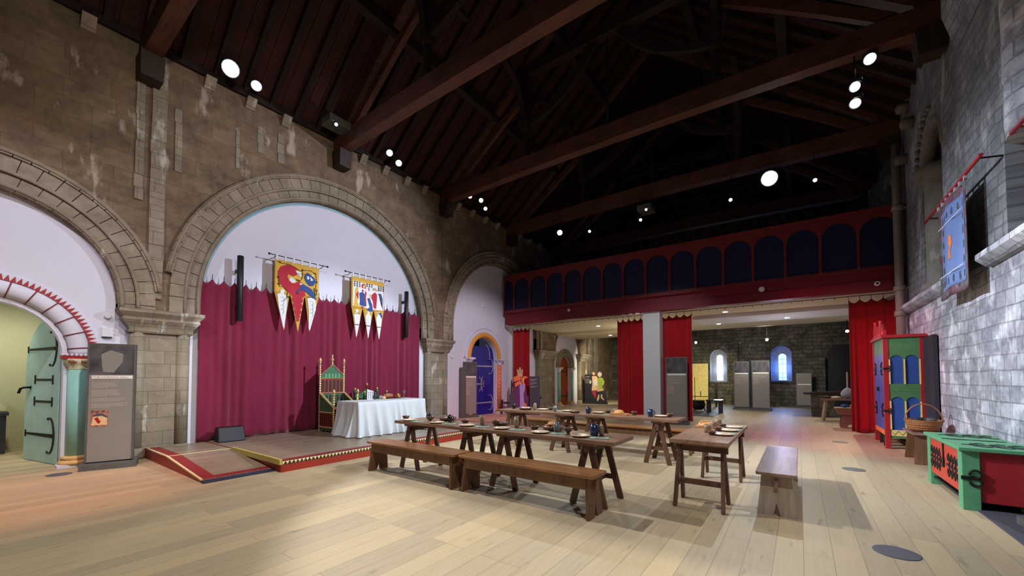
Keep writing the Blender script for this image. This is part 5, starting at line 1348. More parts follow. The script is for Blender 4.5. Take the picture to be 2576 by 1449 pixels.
# ------------------------------------------------------------------ standing printed cut-outs
def cutout_place(loc, rz):
    c_, s_ = cos(rz), sin(rz)
    return lambda u, v, t: (loc[0]+u*c_+t*s_, loc[1]+u*s_-t*c_, loc[2]+v)
def flat(parent, name, mat, polys, place, t0, t1):
    b = MB()
    for pts in polys: b.prism(pts, place, t0, t1)
    return b.build(name, mat, parent)
FP = lambda u, v, t: (u, -t, v)
k = thing('figure_cutout', 'printed cut-out of a person in a crown and patterned purple robe, arm raised', 'cut-out figure', (-8.98, 12.98, 0), rad(35))
E = lambda cx_, cz_, rx, rz_: [(cx_+rx*cos(2*pi*i/12), cz_+rz_*sin(2*pi*i/12)) for i in range(12)]
flat(k, 'backing', M['charcoal_panel'], [[(-.42,0),(.34,0),(.34,.72),(-.30,.86),(-.42,.76)]], FP, -.02, 0)
flat(k, 'purple_robe', M['print_purple'], [[(-.26,.05),(.24,.05),(.30,.5),(.24,1.0),(.10,1.30),(-.18,1.32),(-.24,1.0),(-.22,.6)]], FP, .001, .012)
flat(k, 'orange_trim', M['print_orange'], [[(-.26,1.46),(-.02,1.56),(.06,1.46),(.02,1.36),(-.24,1.28)],[(-.22,1.20),(.0,1.34),(.06,1.22),(-.18,1.08)],[(-.26,.12),(.02,.30),(.02,.14),(-.26,.0)],[(.12,.50),(.26,.40),(.26,.16),(.10,.34)],[(.12,1.50),(.28,1.50),(.30,1.44),(.14,1.38)],[(-.0,1.52),(.06,1.54),(.18,1.20),(.12,1.14)]], FP, .013, .017)
flat(k, 'lilac_gown', M['print_lilac'], [[(.0,.04),(.20,.04),(.16,.4),(.14,.8),(.20,1.0),(.20,1.22),(.10,1.12),(.04,1.32),(-.02,1.1),(.0,.6)]], FP, .018, .022)
flat(k, 'head', M['skin'], [E(.0,1.58,.075,.10)], FP, .018, .022)
flat(k, 'crown', M['print_gold'], [[(-.11,1.62),(.11,1.62),(.13,1.80),(.06,1.74),(.02,1.86),(-.02,1.86),(-.06,1.74),(-.13,1.80)],[(-.10,1.48),(-.06,1.48),(-.07,1.62),(-.11,1.62)],[(.06,1.48),(.10,1.48),(.11,1.62),(.07,1.62)]], FP, .023, .027)
flat(k, 'raised_hand', M['skin'], [[(.10,1.16),(.15,1.14),(.17,1.42),(.14,1.50),(.11,1.40)]], FP, .023, .027)
b = MB(); b.box(-.45,.40,-.10,.16,0,.03); b.build('base', M['charcoal_dk'], k)
r = thing('text_board', 'dark grey text board standing beside the crowned cut-out figure', 'board', (-8.42, 13.15, 0), rad(20))
b = MB(); b.box(-.18,.22,-.015,.015,0,1.50); b.build('board', M['charcoal_panel'], r)
b = MB()
for i, n in enumerate((3,3,2)): strip_text(b, FP, -.16, .16, 1.38-i*.14, n, .036, .016, i+20)
b.build('text', M['text_line'], r)
b = MB(); b.box(-.02,.02,-.03,.03,.62,.70); b.build('holder', M['black'], r).location = (.26,0,0)
r = thing('carved_chair', 'dark high-backed chair seen edge-on beside the scarlet curtain at the left', 'chair', (-9.42, 13.02, 0), rad(35))
b = MB(); b.prism([(-.03,0),(.03,0),(.03,1.02),(.06,1.10),(.045,1.22),(.02,1.26),(.01,1.36),(-.01,1.36),(-.03,1.2)], lambda u,v,t: (u,t,v), -.22, .22); b.build('back', M['dark_wood'], r)
b = MB(); b.box(-.42,-.03,-.22,.22,.40,.46); b.build('seat', M['dark_wood'], r)
b = MB(); b.prism([(-.42,0),(-.36,0),(-.36,.42),(-.34,.5),(-.38,.58),(-.44,.5)], lambda u,v,t: (u,t,v), -.22, -.18); b.build('leg', M['dark_wood'], r)
b = MB(); b.prism([(-.42,0),(-.36,0),(-.36,.42),(-.34,.5),(-.38,.58),(-.44,.5)], lambda u,v,t: (u,t,v), .18, .22); b.build('leg', M['dark_wood'], r)
b = MB(); b.box(W+.0, W+.0+.02, 14.05, 14.3, 1.3, 2.0)
o = b.build('wall_notice', M['white_post']); tag(o, 'tall pale notice on the wall just right of the left scarlet curtain', 'notice')
o.location = (.0, .0, 0)

p2 = thing('figure_cutout', 'printed cut-out of two people in cream and green on a dark board', 'cut-out figure', (-8.98, 20.25, 0), rad(12))
flat(p2, 'backing', M['charcoal_dk'], [[(-.62,0),(.56,0),(.56,.66),(.0,.8),(.0,1.60),(-.62,1.60)]], FP, -.03, 0)
b = MB(); b.box(-.64,.60,-.14,.12,0,.13); b.build('base', M['charcoal_dk'], p2)
flat(p2, 'cream_tunic', M['print_peach'], [[(-.22,1.50),(.0,1.52),(.08,1.42),(.10,1.0),(.04,.74),(-.24,.72),(-.20,1.1)]], FP, .001, .01)
flat(p2, 'red_hose', M['banner_red'], [[(-.24,.72),(-.02,.72),(.0,.40),(.02,.30),(-.08,.36),(-.18,.5)]], FP, .001, .01)
flat(p2, 'white_cloth', M['white_post'], [[(-.12,1.28),(.04,1.28),(.06,1.1),(-.02,.98),(-.12,1.02)],[(-.36,1.24),(-.26,1.28),(-.26,1.12),(-.34,1.08)]], FP, .011, .014)
flat(p2, 'green_tunic', M['print_lime'], [[(.08,1.36),(.20,1.46),(.36,1.40),(.46,1.22),(.42,1.04),(.34,1.0),(.36,.82),(.16,.78),(.10,1.0)]], FP, .002, .012)
flat(p2, 'tan_skirt', M['print_gold'], [[(-.0,.98),(.16,1.0),(.18,.84),(.40,.84),(.40,.72),(.06,.66)]], FP, .013, .016)
flat(p2, 'hood', M['banner_grey'], [E(.20,1.60,.12,.14)], FP, .003, .012)
flat(p2, 'head', M['skin'], [E(-.12,1.66,.075,.11)], FP, .012, .016)
flat(p2, 'head', M['skin'], [E(.18,1.58,.075,.10)], FP, .013, .017)
flat(p2, 'hair', M['print_brown'], [[(-.20,1.76),(-.08,1.80),(.0,1.72),(.02,1.56),(-.04,1.54),(-.05,1.70),(-.16,1.74)]], FP, .017, .02)
flat(p2, 'bare_legs', M['print_peach'], [[(.12,.50),(.18,.50),(.16,.28),(.08,.14),(.04,.20)],[(.26,.52),(.32,.52),(.34,.34),(.44,.24),(.42,.20),(.26,.32)]], FP, .001, .01)
b = MB()
for i, n in enumerate((2,3,2)): strip_text(b, FP, -.58, -.30+.04*i, 1.48-i*.15, n, .045, .001, i+30)
b.build('text', M['text_line'], p2)

# ------------------------------------------------------------------ right side: cupboard, chest, stool, basket, hanging
cp = thing('painted_cupboard', 'tall red-framed cupboard painted green and blue with arches, standing at the right wall', 'cupboard', (1.43, 11.31, 0))
Dp, Ln, Hc = .63, 1.46, 2.30
for (x, y) in ((0,0),(Dp-.085,0),(0,Ln-.09),(Dp-.085,Ln-.09)):
    b = MB(); b.box(x, x+.085, y, y+.09, 0, Hc); b.build('corner_post', M['red_paint'], cp, bevel=.004)
b = MB(); b.box(-.03, Dp+.02, -.03, Ln+.03, Hc, Hc+.06); b.build('top', M['red_paint'], cp, bevel=.004)
S_side = lambda u, v, t: (u, .02-t, v)
b = MB(); b.box(.085, Dp-.085, .03, .05, .22, Hc); b.build('side_panel', M['blue_paint'], cp)
b = MB(); u0, u1 = .085, Dp-.085; wv = (u1-u0)/2
for z0, z1 in ((.40,1.20),(1.34,2.30)):
    zs_ = z1-.42 if z1 < 2 else 1.88; 
    zs_ = .98 if z1 < 2 else 1.84
    ops_ = [(u0+wv*.5, wv/2-.018, zs_, z0), (u0+wv*1.5, wv/2-.018, zs_, z0)]
    strips(b, u0, u1, z0, z1+.001, ops_, lambda s,z,d: (s, .012+d, z), .018, 0, 0, N=14)
b.box(u0, u1, .008, .03, 1.19, 1.345)
b.build('arched_tracery', M['green_paint'], cp, fix=False)
for z0, z1 in ((.40,.99),(1.34,1.85)):
    for k_ in range(3):
        b = MB(); x = u0+.008+k_*(wv-.004); b.box(x-.011, x+.011, -.004, .02, z0, z1); b.build('colonnette', M['cream_paint'], cp)
b = MB(); b.box(u0, u1, .01, .04, .27, .39); b.build('bottom_rail', M['cream_paint'], cp)
b = MB(); n = 8
for k_ in range(n): 
    a, c_ = u0+(u1-u0)*k_/n, u0+(u1-u0)*(k_+1)/n; lo, hi = (.29,.37) if k_ % 2 else (.37,.29)
    b.ribbon([(a,lo),(c_,hi)], .008, S_side, .011, .014)
b.build('zigzag', M['green_paint'], cp)
b = MB(); b.box(u0, u1, .02, .04, .22, .27); b.build('lower_rail', M['green_paint'], cp)
# doors on the front
for y0, y1 in ((.09, Ln/2-.01), (Ln/2+.01, Ln-.09)):
    b = MB(); b.box(.015, .035, y0, y1, .36, 1.98); b.box(.015, .036, y0, y1, 1.98, Hc, 1); dr = b.build('door', [M['lilac_paint'], M['green_paint']], cp)
    Fp = lambda u, v, t: (.014-t, u, v)
    near = y0 < .5
    for z in (.78, 1.66):
        b = MB(); ua, ub = (-.0, .36) if near else (Ln, Ln-.36)
        b.ribbon([(ua,z),(ub,z)], [.035,.05], Fp, 0, .016); crescent(b, ub-(.06 if near else -.06), z, .13, Fp, 0, .016, 0, 1 if near else -1, .035)
        b.build('hinge', M['iron'], dr)
    b = MB(); yy = y1-.08 if near else y0+.08; b.tube([(-.01, yy+.03*cos(q), 1.22+.045*sin(q)) for q in [2*pi*j/10 for j in range(11)]], .009, 5); b.build('pull_ring', M['iron'], dr)
for z in (.78, 1.66):      # the strap wraps round the near post
    b = MB(); b.box(-.004, .075, -.012, .0, z-.022, z+.022)
    for s_ in (-1,1): b.tube([(.075+.02*sin(q), -.008, z+s_*(.03-.03*cos(q))) for q in [pi*1.3*j/6 for j in range(7)]], .008, 5)
    b.build('hinge_end', M['iron'], cp)
b = MB(); b.box(.01, .05, .09, Ln-.09, .26, .36); b.build('front_rail', M['print_orange'], cp)
for y in (.42, .95):
    b = MB(); b.box(.03, .09, y, y+.07, 0, .26); b.build('leg', M['dark_wood'], cp)
b = MB(); b.box(.04, Dp-.02, .06, Ln-.04, .27, .30); b.box(Dp-.03, Dp-.01, .06, Ln-.04, .3, Hc-.01); b.build('carcass', M['dark_wood'], cp)
for (y, h) in ((.22,.24),(.55,.36),(.9,.26),(1.25,.4)):      # turned finials along the top edge
    b = MB(); b.lathe([(.05,Hc+.06),(.06,Hc+.10),(.03,Hc+.14),(.045,Hc+.18),(.03,Hc+.2+h*.4),(.035,Hc+.06+h),(.0001,Hc+.07+h)], (.04,y,0), 10); b.build('finial', M['red_paint'], cp)
b = MB(); b.prism([(0,0),(.62,0),(.62,.10),(.31,.2),(0,.10)], lambda u,v,t: (.05+t,.1+u,Hc+.06+v), 0, .02); b.build('crest', M['red_paint'], cp)
b = MB(); b.box(2.02, 2.08, 10.55, 11.27, 0, 2.28); tag(b.build('black_panel', M['charcoal_dk']), 'tall black panel leaning on the wall beside the painted cupboard', 'panel')

ct = thing('painted_chest', 'low red chest with green legs and lid and black ironwork against the right wall', 'chest', (1.47, 6.66, 0))
CL, CD, CH = 1.50, .60, .70
for (x, y) in ((0,0),(CD-.14,0),(0,CL-.15),(CD-.14,CL-.15)):
    b = MB(); b.box(x, x+.14, y, y+.15, 0, CH-.04); b.build('leg', M['mint_paint'], ct, bevel=.005)
b = MB(); b.box(-.03, CD+.01, -.04, CL+.04, CH-.04, CH); lid = b.build('lid', M['mint_paint'], ct, bevel=.006)
b = MB(); b.box(.012, .03, .15, CL-.15, .17, CH-.04); b.build('front_board', M['chest_red'], ct)
b = MB(); b.box(.14, CD-.14, .015, .04, .10, CH-.04); b.build('side_board', M['red_paint'], ct)
b = MB(); b.box(.14, CD-.14, CL-.04, CL-.015, .10, CH-.04); b.build('side_board', M['red_paint'], ct)
b = MB(); b.box(.03, CD-.02, .05, CL-.05, .08, .11); b.build('bottom', M['black'], ct)
Ff = lambda u, v, t: (.012-t, u, v)
def blossom(mb, cu_, cv, place, t0, t1, s=1.0, n=3):
    mb.ribbon([(cu_-.26*s, cv),(cu_+.26*s, cv)], .03*s, place, t0, t1)
    for k_ in range(n):
        u = cu_-.18*s+.18*s*k_*2/(n-1) if n > 1 else cu_
        for sg in (-1, 1):
            mb.ribbon([(u-.03*s, cv),(u-.04*s, cv+sg*.06*s),(u-.0, cv+sg*.13*s),(u+.04*s, cv+sg*.10*s),(u+.03*s, cv+sg*.05*s)], [.03*s,.035*s,.04*s,.03*s,.02*s], place, t0, t1)
for cu_ in (.36, 1.12):
    b = MB(); blossom(b, cu_, .40, Ff, 0, .008, 1.0, 4); b.build('ironwork', M['iron'], ct)
b = MB(); b.ribbon([(.75,.66),(.75,.44)], .035, Ff, .0, .012); b.ribbon([(.75,.46),(.75,.34)], [.08,.06], Ff, .0, .016); b.build('hasp', M['iron'], ct)
b = MB(); b.ribbon([(-.01,.36),(.12,.36)], .04, lambda u,v,t: (u,-t,v), .001, .01)
for s_ in (-1,1): b.tube([(.10+.045*sin(q), -.008, .36+s_*(.045-.045*cos(q))) for q in [pi*1.6*j/9 for j in range(10)]], .010, 6)
b.build('corner_scroll', M['iron'], ct)
Tp = lambda u, v, t: (v, u, CH+t)
for cu_, cv, sc_ in ((.26,.34,.8),(1.22,.34,.8)):
    b = MB(); 
    b.ribbon([(cu_, .06),(cu_, .54)], .028, Tp, 0, .006)
    for sg in (-1,1):
        for vv in (.14,.30,.44): b.ribbon([(cu_, vv),(cu_+sg*.09, vv+.02),(cu_+sg*.16, vv+.09),(cu_+sg*.13, vv+.13)], [.03,.04,.045,.02], Tp, 0, .006)
    b.build('lid_ironwork', M['iron'], lid)
b = MB(); b.ribbon([(.75,.0),(.75,.16),(.75,.26),(.75,.40),(.75,.54)], [.02,.06,.02,.06,.015], Tp, 0, .006); b.build('lid_ironwork', M['iron'], lid)

r = thing('low_stool', 'small plank trestle stool carrying a basket beside the painted cupboard', 'stool', (1.75, 9.95, 0), rad(90))
b = MB(); b.box(-.42, .42, -.20, .20, .50, .535); b.build('seat', M['bench_y'], r)
for sx in (-1,1):
    b = MB(); b.prism([(-.19,0),(-.04,0),(0,.1),(.04,0),(.19,0),(.15,.5),(-.15,.5)], lambda u,v,t: (sx*(.33+.05*(1-v/.5))+t,u,v), -.016, .016); b.build('end_board', M['bench_board'], r)
b = MB(); b.box(-.32,.32,-.012,.012,.40,.5); b.build('apron', M['bench_board'], r)
bk = thing('basket', 'oval wicker basket with tall round handle on the small stool by the cupboard', 'basket', (1.74, 9.85, .536))
b = MB(); nn_ = 36
prof = [(.0001,.01),(.16,.01),(.20,.07),(.235,.17),(.245,.20),(.235,.205),(.22,.17),(.18,.06),(.0001,.03)]
b.lathe(prof, (0,0,0), nn_)
for z, rr in ((.05,.188),(.09,.206),(.13,.222),(.2,.243)): b.tube([(rr*cos(2*pi*j/30), rr*sin(2*pi*j/30), z) for j in range(30)], .010, 6, closed=True)
b.build('bowl', M['wicker'], bk)
b = MB()
for o_ in (-.008,.008): b.tube([(.235*cos(q), o_, .18+.30*sin(q)) for q in [pi*j/20 for j in range(21)]], .009, 6)
b.build('handle', M['wicker'], bk)
rn = random.Random(5)
for i, lb in enumerate(('dark folded cloth at the left in the wicker basket','shiny folded cloth in the middle of the wicker basket','greyish folded cloth at the right in the wicker basket')):
    b = MB(); b.lathe([(.0001,0),(.07,.01),(.09,.03),(.06,.06),(.0001,.07)], (0,0,0), 10); o = b.build('folded_cloth', M[('charcoal_dk','pewter','grey_frame')[i]])
    o.location = (1.66+.08*i, 9.82+.03*(i%2), .715); tag(o, lb, 'cloth')

# tapestry on its rod
tp = thing('tapestry', 'blue hanging with a patterned dark border and orange beast on the right stone wall', 'tapestry', (0,0,0))
ty0, ty1, tz0, tz1, TXP = 7.98, 9.36, 2.72, 4.22, 1.90
Pt = lambda u, v, t: (TXP - t + .02*sin(u*7), u, v)
b = MB(); NU, NV = 30, 20
vs = [Pt(ty0+(ty1-ty0)*i/NU, tz0+(tz1-tz0)*j/NV, 0) for j in range(NV+1) for i in range(NU+1)]
b.add(vs, [(j*(NU+1)+i, j*(NU+1)+i+1, (j+1)*(NU+1)+i+1, (j+1)*(NU+1)+i) for j in range(NV) for i in range(NU)], 0, True); b.build('border', M['tap_border'], tp, solid=.008, fix=False)
b = MB(); m_ = .13
vs = [Pt(ty0+m_+(ty1-ty0-2*m_)*i/NU, tz0+m_+(tz1-tz0-2*m_)*j/NV, .007) for j in range(NV+1) for i in range(NU+1)]
b.add(vs, [(j*(NU+1)+i, j*(NU+1)+i+1, (j+1)*(NU+1)+i+1, (j+1)*(NU+1)+i) for j in range(NV) for i in range(NU)], 0, True); b.build('blue_field', M['tap_blue'], tp, solid=.003, fix=False)
b = MB(); rn = random.Random(8)
cells = [(ty0+.22+.19*i, tz) for i in range(6) for tz in (tz0+.24, tz1-.26)] + [(y, tz0+.45+.2*j) for j in range(4) for y in (ty0+.22, ty1-.22)]
for (y, z) in cells:
    pts = [(y+rn.uniform(.02,.05)*cos(2*pi*i/7), z+rn.uniform(.04,.075)*sin(2*pi*i/7)) for i in range(7)]; b.prism(pts, Pt, .010, .012)
b.build('small_beasts', M['charcoal_panel'], tp)
b = MB(); yc, zc = (ty0+ty1)/2, (tz0+tz1)/2-.02; b.prism([(yc-.05,zc+.16),(yc+.03,zc+.19),(yc+.06,zc+.06),(yc+.01,zc),(yc+.07,zc-.08),(yc+.05,zc-.2),(yc-.02,zc-.16),(yc-.01,zc-.05),(yc-.07,zc+.04)], Pt, .010, .013); b.build('orange_beast', M['print_orange'], tp)
b = MB()
for z in (tz0+.34, tz1-.38): b.box(TXP-.03, TXP-.024, ty0+.14, ty1-.14, z, z+.012)
b.build('white_lines', M['banner_white'], tp)
b = MB(); b.tube([(TXP,7.42,tz1+.06),(TXP,10.2,tz1+.06)], .022, 8); b.build('rod', M['red_paint'], tp)
for i in range(7):
    b = MB(); y = ty0+.05+(ty1-ty0-.1)*i/6; b.box(TXP-.012, TXP+.01, y-.03, y+.03, tz1-.02, tz1+.085); b.build('loop', M['banner_grey'], tp)
for y in (7.5, 9.9):
    b = MB(); b.tube([(TXP,y,tz1+.05),(RW,y,tz1+.02)], .012, 6); b.build('rod_bracket', M['iron'], tp)
b = MB(); b.tube([(1.95,6.72,4.18),(1.95,4.6,4.18)], .022, 8); b.tube([(1.95,6.6,4.18),(2.09,6.6,4.18)], .012, 6); tag(b.build('curtain_rod', M['red_paint']), 'red rod end poking in at the right edge above the dark opening', 'rod')

# ------------------------------------------------------------------ far room furniture
r = thing('work_table', 'rough wooden table with a lute on it in the far room at the right', 'table', (1.16, 17.35, 0))
b = MB(); b.box(-.56, .6, -.34, .34, .70, .76); b.build('tabletop', M['bench_y'], r)
for sx in (-1,1):
    for sy in (-1,1):
        b = MB(); b.bar((sx*.44,sy*.26,.72),(sx*.53,sy*.31,0),.07,.07); b.build('leg', M['bench_board_lit'], r)
r = thing('lute', 'pale round-bodied stringed instrument standing upright on the far work table', 'instrument', (1.28, 17.25, .762))
b = MB(); b.lathe([(.0001,0),(.14,.03),(.18,.14),(.17,.2),(.10,.30),(.03,.36)], (0,0,0), 16); b.build('body', M['banner_grey'], r)
b = MB(); b.box(-.02,.02,-.015,.015,.34,.88); b.build('neck', M['plate_cream'], r)
for i, (x, y, lb, mt) in enumerate(((.72,17.2,'dark lumpy bundle at the left of the far work table','dark_wood'),(.98,17.15,'pale paper sheet heap on the far work table','plate_cream'))):
    b = MB(); b.lathe([(.0001,0),(.15,0),(.14,.06),(.0001,.08)], (0,0,0), 9); o = b.build('bundle', M[mt]); o.location = (x, y, .762); tag(o, lb, 'bundle')
r = thing('wooden_block', 'dark plank-topped block standing behind the far work table', 'block', (.55, 18.9, 0))
b = MB(); b.hexa([(-.2,-.3,0),(.25,-.3,0),(.25,.3,0),(-.2,.3,0)],[(-.22,-.35,.82),(.6,-.35,.82),(.6,.35,.82),(-.22,.35,.82)]); b.build('body', M['stone_back'], r)
b = MB(); b.hexa([(-.42,-.4,.82),(.9,-.4,.82),(.9,.4,.82),(-.42,.4,.82)],[(-.46,-.4,.88),(.9,-.4,.98),(.9,.4,.98),(-.46,.4,.88)]); b.build('top', M['dark_wood'], r)
r = thing('wooden_tub', 'light wooden trough on splayed board legs beside the right scarlet curtain', 'trough', (1.18, 15.25, 0))
b = MB(); b.hexa([(-.26,-.24,.38),(.30,-.24,.38),(.30,.24,.38),(-.26,.24,.38)],[(-.36,-.30,.58),(.36,-.30,.58),(.36,.30,.58),(-.36,.30,.58)]); b.build('trough', M['bench_y'], r)
for sy in (-1,1):
    b = MB(); b.prism([(-.24,0),(-.1,0),(-.05,.1),(.05,.1),(.1,0),(.24,0),(.2,.38),(-.2,.38)], lambda u,v,t: (u,sy*.18+t,v), -.02,.02); b.build('leg', M['bench_y'], r)
for i, (x, m, lb) in enumerate(((1.06,'blue_paint','blue cloth bundle in the wooden trough'),(1.26,'ceramic_tan','tan cloth bundle in the wooden trough'))):
    b = MB(); b.lathe([(.0001,0),(.10,.02),(.09,.08),(.0001,.1)], (0,0,0), 9); o = b.build('cloth_bundle', M[m]); o.location = (x, 15.2, .585); tag(o, lb, 'cloth')
b = MB(); b.box(-4.1,-2.62,16.3,18.5,0,.012); b.box(-4.12,-2.6,16.28,18.52,0,.008,1); tag(b.build('mat', [M['grey_panel_dk'], M['black']]), 'dark grey floor mat edged in black in the far room', 'mat')
r = thing('cauldron_stand', 'black cauldron and fire irons in the far room beyond the right-hand curtain', 'hearth', (-3.55, 18.6, .013))
b = MB(); b.lathe([(.16,.06),(.26,.16),(.29,.3),(.25,.42),(.28,.46)], (0,0,0), 14); b.build('cauldron', M['black'], r)
b = MB()
for q in (0,2.1,4.2): b.tube([(.2*cos(q),.2*sin(q),.2),(.28*cos(q),.28*sin(q),0)], .02, 6)
b.build('feet', M['iron'], r)
b = MB(); b.tube([(-.35,0,0),(-.35,0,1.9),(-.2,0,2.05),(-.3,0,2.2)], .022, 6); b.tube([(-.15,.1,0),(-.15,.1,1.45)], .012, 6); b.tube([(-.3,0,.62),(.45,0,.62)], .014, 6); b.build('fire_irons', M['iron'], r)
b = MB(); b.tube([(.1,0,.6),(.1,0,.85)], .015, 6); b.build('poker', M['iron'], r)
r = thing('low_table', 'small dark stand with a bright blue-lit top in the far room', 'stand', (-2.85, 18.2, 0))
b = MB(); b.box(-.30,.30,-.22,.22,.48,.53); b.build('top', M['charcoal_dk'], r)
b = MB(); b.box(.0,.28,-.2,.2,.53,.545); b.build('glow_slab', M['daylight'], r)  # emissive slab covering part of the stand top
for sx in (-1,1): b = MB(); b.box(sx*.22-.06,sx*.22+.06,-.18,.18,0,.48); b.build('leg', M['charcoal_dk'], r)
b = MB(); b.box(-3.42, -3.34, 22.0, 22.08, 0, 1.15); tag(b.build('wooden_post', M['dark_wood']), 'dark upright post below the left narrow window of the far room', 'post')
b = MB(); b.box(-5.3, -4.05, Y1-.55, Y1-.45, 0, 2.2); tag(b.build('yellow_display_wall', M['cream_paint']), 'yellow-lit stone-coloured display wall panel beyond the right-hand curtain', 'display wall')
# stone shafts in the far left corner
for y in (20.95, 21.75, 22.0):
    b = MB(); b.lathe([(.11,0),(.11,7.2)], (W+.05,y,0), 12); trim(b, M['stone_rough'])
b = MB()      # desk in the side room
r = thing('side_desk', 'black table in the room behind the green door', 'table', (-12.75, .12, 0))
b.box(-.3,.3,-.6,.45,.74,.80); b.build('top', M['charcoal_dk'], r)
for y in (-.55, .38):
    for x in (-.24,.24):
        b = MB(); b.box(x-.04,x+.04,y-.04,y+.04,0,.74); b.build('leg', M['charcoal_dk'], r)
b = MB(); b.box(-.26,.26,-.5,.4,.36,.40); b.build('shelf', M['charcoal_dk'], r)
b = MB(); b.box(-.18,.18,-.34,.22,0,.34); o = b.build('display_block', M['cream_wall']); o.location = (-12.75,.12,.802); tag(o, 'yellow-green box on the black table behind the green door', 'box')
b = MB(); b.hexa([(-.2,-.5,0),(.2,-.5,0),(.2,.36,0),(-.2,.36,0)],[(-.2,-.5,.33),(.2,-.5,.33),(.2,.30,.33),(-.2,.30,.33)]); o = b.build('storage_box', M['grey_panel']); o.location = (-12.75,.1,.402); tag(o, 'grey box on the shelf of the black table behind the green door', 'box')

# ------------------------------------------------------------------ floor covers
for x, y, rr, lb in ((.64,4.70,.155,'largest grey round floor cover nearest the camera at lower right'),(.68,8.46,.15,'grey round floor cover beside the end-on bench'),(.72,11.79,.15,'grey round floor cover near the painted cupboard'),(-9.19,.92,.14,'grey round floor cover in front of the green door and the left stand'),(-5.6,16.2,.15,'grey round floor cover in the passage left of the white pillar')):
    b = MB(); b.lathe([(rr,.0005),(rr,.004),(rr-.006,.005)], (x,y,0), 32); tag(b.build('floor_cover', M['disc']), lb, 'floor cover', 'round floor covers')

# ------------------------------------------------------------------ lamp housings on roof and trusses
def lamp(loc, tgt, lab, lens='lens', r_=.085, L=.22, hang=None, gp='roof spotlights'):
    t = thing('spotlight', lab, 'spotlight', loc, 0, gp)
    d = (Vector(tgt)-Vector(loc)).normalized(); q = d.to_track_quat('Z','Y')
    def lat(prof, n=16, mats=None, name='x', m_='black'):
        b = MB(); b.lathe(prof, (0,0,0), n); b.v = [tuple(q @ Vector(v)) for v in b.v]; return b.build(name, M[m_], t)
    lat([(r_*.5,-L),(r_*.9,-L*.8),(r_,-.02),(r_*1.12,0),(r_*1.12,.03),(r_*1.02,.03),(r_*.98,.0),(.0001,-.01)], name='housing')
    b = MB(); b.lathe([(.0001,.012),(r_*.86,.012)], (0,0,0), 16); b.v = [tuple(q @ Vector(v)) for v in b.v]; b.build('lens', M[lens], t, fix=False)
    if hang:
        b = MB(); h = Vector(hang)-Vector(loc); b.tube([(0,0,r_*1.1), h], .014, 6)
        s_ = q @ Vector((1,0,0)); b.tube([s_*r_*1.2, s_*r_*1.2+Vector((0,0,r_*1.3)), -s_*r_*1.2+Vector((0,0,r_*1.3)), -s_*r_*1.2], .009, 6); b.build('bracket', M['iron'], t)
    return t
CAM = (0, 0, 1.5)
lamp((-9.3,3.06,7.78),(1,2,1.2),'dazzling spotlight at upper left high on the eaves above the left pier','lens',.155,.25,(-9.5,3.06,8.0))
lamp((-9.25,3.52,7.68),(-1,1.5,0),'second spotlight just right of the dazzling one at upper left','lens',.10,.25,(-9.5,3.52,8.0))
lamp((-9.3,6.95,7.83),(-1,2.0,0),'upper one of two spotlights under the eaves between the two nearest beams','lens',.09,.22,(-9.5,6.95,8.05))
lamp((-9.3,7.27,7.68),(-2,3,0),'lower one of two spotlights under the eaves between the two nearest beams','lens',.09,.22,(-9.5,7.27,8.05))
lamp((-9.3,10.35,7.84),(-1,3,0),'left one of three small spotlights past the second beam end','lens_dim',.07,.2,(-9.5,10.35,8.05))
lamp((-9.3,10.95,7.92),(-1,3,0),'middle one of three small spotlights past the second beam end','lens',.08,.2,(-9.5,10.95,8.1))
lamp((-9.3,11.2,7.7),(-1,3,0),'lowest one of three small spotlights past the second beam end','lens_dim',.07,.2,(-9.5,11.2,8.1))
lamp((-7.15,12.95,6.86),(-1,2,0),'bright spotlight above the left part of the gallery','lens',.10,.25,(-7.15,13.2,7.4))
lamp((-.57,12.95,6.97),(-.5,2,.6),'brightest spotlight hanging above the right part of the gallery','lens',.20,.3,(-.57,13.2,7.4))
lamp((1.14,9.45,7.22),(-.5,0,1.6),'dazzling spotlight near the right end of the long beam','lens',.09,.25,(1.14,9.5,7.5))
lamp((.93,9.45,6.80),(-3,1,2.0),'upper one of two silver spotlights hanging under the right end of the long beam','lens',.085,.22,(.93,9.5,7.4))
lamp((.93,9.50,6.52),(-1.5,2,0),'lower one of two silver spotlights hanging under the right end of the long beam','lens_dim',.09,.22,(.95,9.55,6.75))
for x, z, lb, ln in ((-4.15,6.66,'small warm spotlight below the projector over the gallery','lens_warm'),(-1.53,6.64,'small warm spotlight left of the brightest one over the gallery','lens_warm'),(.43,6.65,'small warm spotlight right of the brightest one over the gallery','lens_warm'),(-5.97,6.67,'small spotlight between the projector and the left gallery spotlight','lens_warm')):
    lamp((x,13.0,z),(x*.8,2,1.0),lb,ln,.05,.16,(x,13.2,7.4))
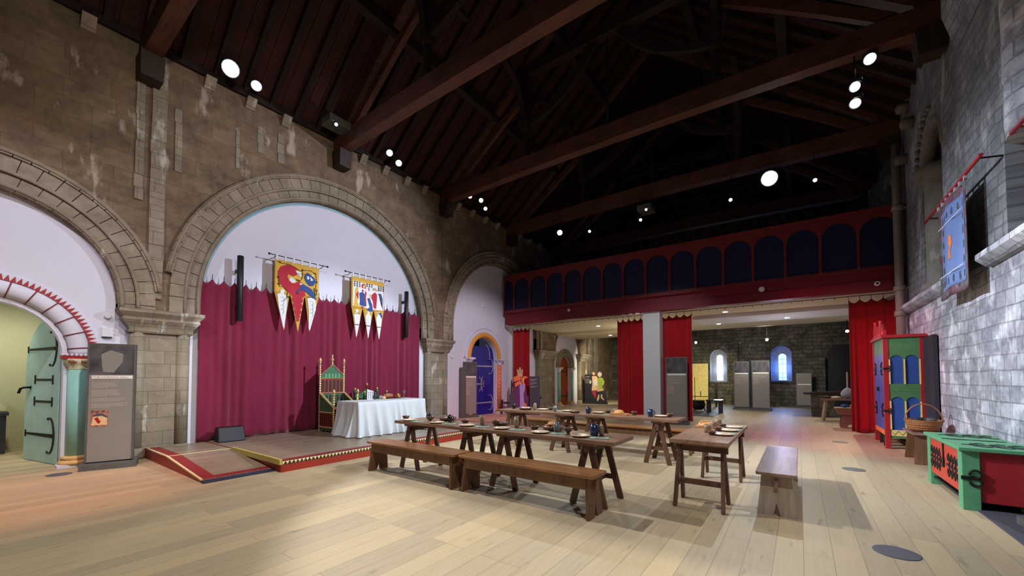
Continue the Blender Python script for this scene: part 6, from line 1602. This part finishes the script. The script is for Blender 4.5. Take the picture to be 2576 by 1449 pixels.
for x, y, z, lb in ((-3.84,19.8,3.06,'small warm lamp on the ceiling track left of the two pale stands'),(-1.08,19.8,3.04,'small warm lamp on the ceiling track above the two pale stands'),(1.49,19.5,3.2,'small lamp far right on the ceiling track of the far room'),(-7.0,19.6,3.06,'small lamp on the ceiling track above the two-person cut-out')):
    lamp((x,y,z),(x*.9,10,1.0),lb,'lens_warm' if x > -5 else 'lens_dim',.06,.16,(x,y+.03,3.62),'lamps of the far room')
spot((-7.0,19.5,3.0),(-9.4,21.6,1.6),420,90,(1.0,.92,.66),.6,.05); spot((-7.6,18.0,3.3),(-8.9,20.3,1.1),150,50,(1,.93,.75),.6,.05)
spot((-3.8,19.7,3.0),(-4.7,23.9,1.2),420,64,(1.0,.88,.52),.6,.05); spot((-1.1,19.0,3.3),(-1.4,24.4,1.9),200,86,(1.0,.94,.84),.6,.05)
spot((1.2,18.8,3.2),(.6,16.6,0),150,90,(1.0,.86,.55),.5,.05); spot((-1.6,15.4,3.3),(-1.7,20.6,1.0),330,60,(.92,.96,1.0),.7,.08)  # second spot added to light the far information stands from the front
point((-5.4,16.5,2.4),55,(1.0,.9,.7),.2); point((-.5,16.2,2.2),26,(.95,.9,1.0),.25); point((-8.6,16.6,2.4),7,(1.0,.92,.78),.15)  # fill points added to the far room, no fixtures here
point((-.7,Y1+.25,1.9),26,(.12,.28,1.0),.08); point((-3.6,Y1+.25,1.9),9,(.6,.8,1.0),.08)  # points added inside the niches to spread window light on the splays
def projector(loc, lab):
    t = thing('projector', lab, 'projector', loc)
    b = MB(); b.box(-.22,.22,-.28,.28,-.09,.09); b.build('body', M['grey_frame'], t, bevel=.02)
    d = (Vector(CAM)-Vector(loc)).normalized(); q = d.to_track_quat('Z','Y'); b = MB(); b.lathe([(.0001,.30),(.035,.30)], (0,0,0), 12); b.v = [tuple(q @ Vector(v)) for v in b.v]; b.build('lens', M['lens_blue'], t, fix=False)
    b = MB(); b.tube([(0,0,0),(d*.29)], .05, 10); b.build('lens_tube', M['black'], t)
    b = MB(); b.tube([(0,0,.09),(0,0,.35)], .02, 6); b.build('mount', M['iron'], t)
projector((-9.25,5.32,7.78), 'projector glowing blue at the eaves beside the reddish beam end')
projector((-4.0,13.1,7.0), 'projector glowing blue above the middle of the gallery')
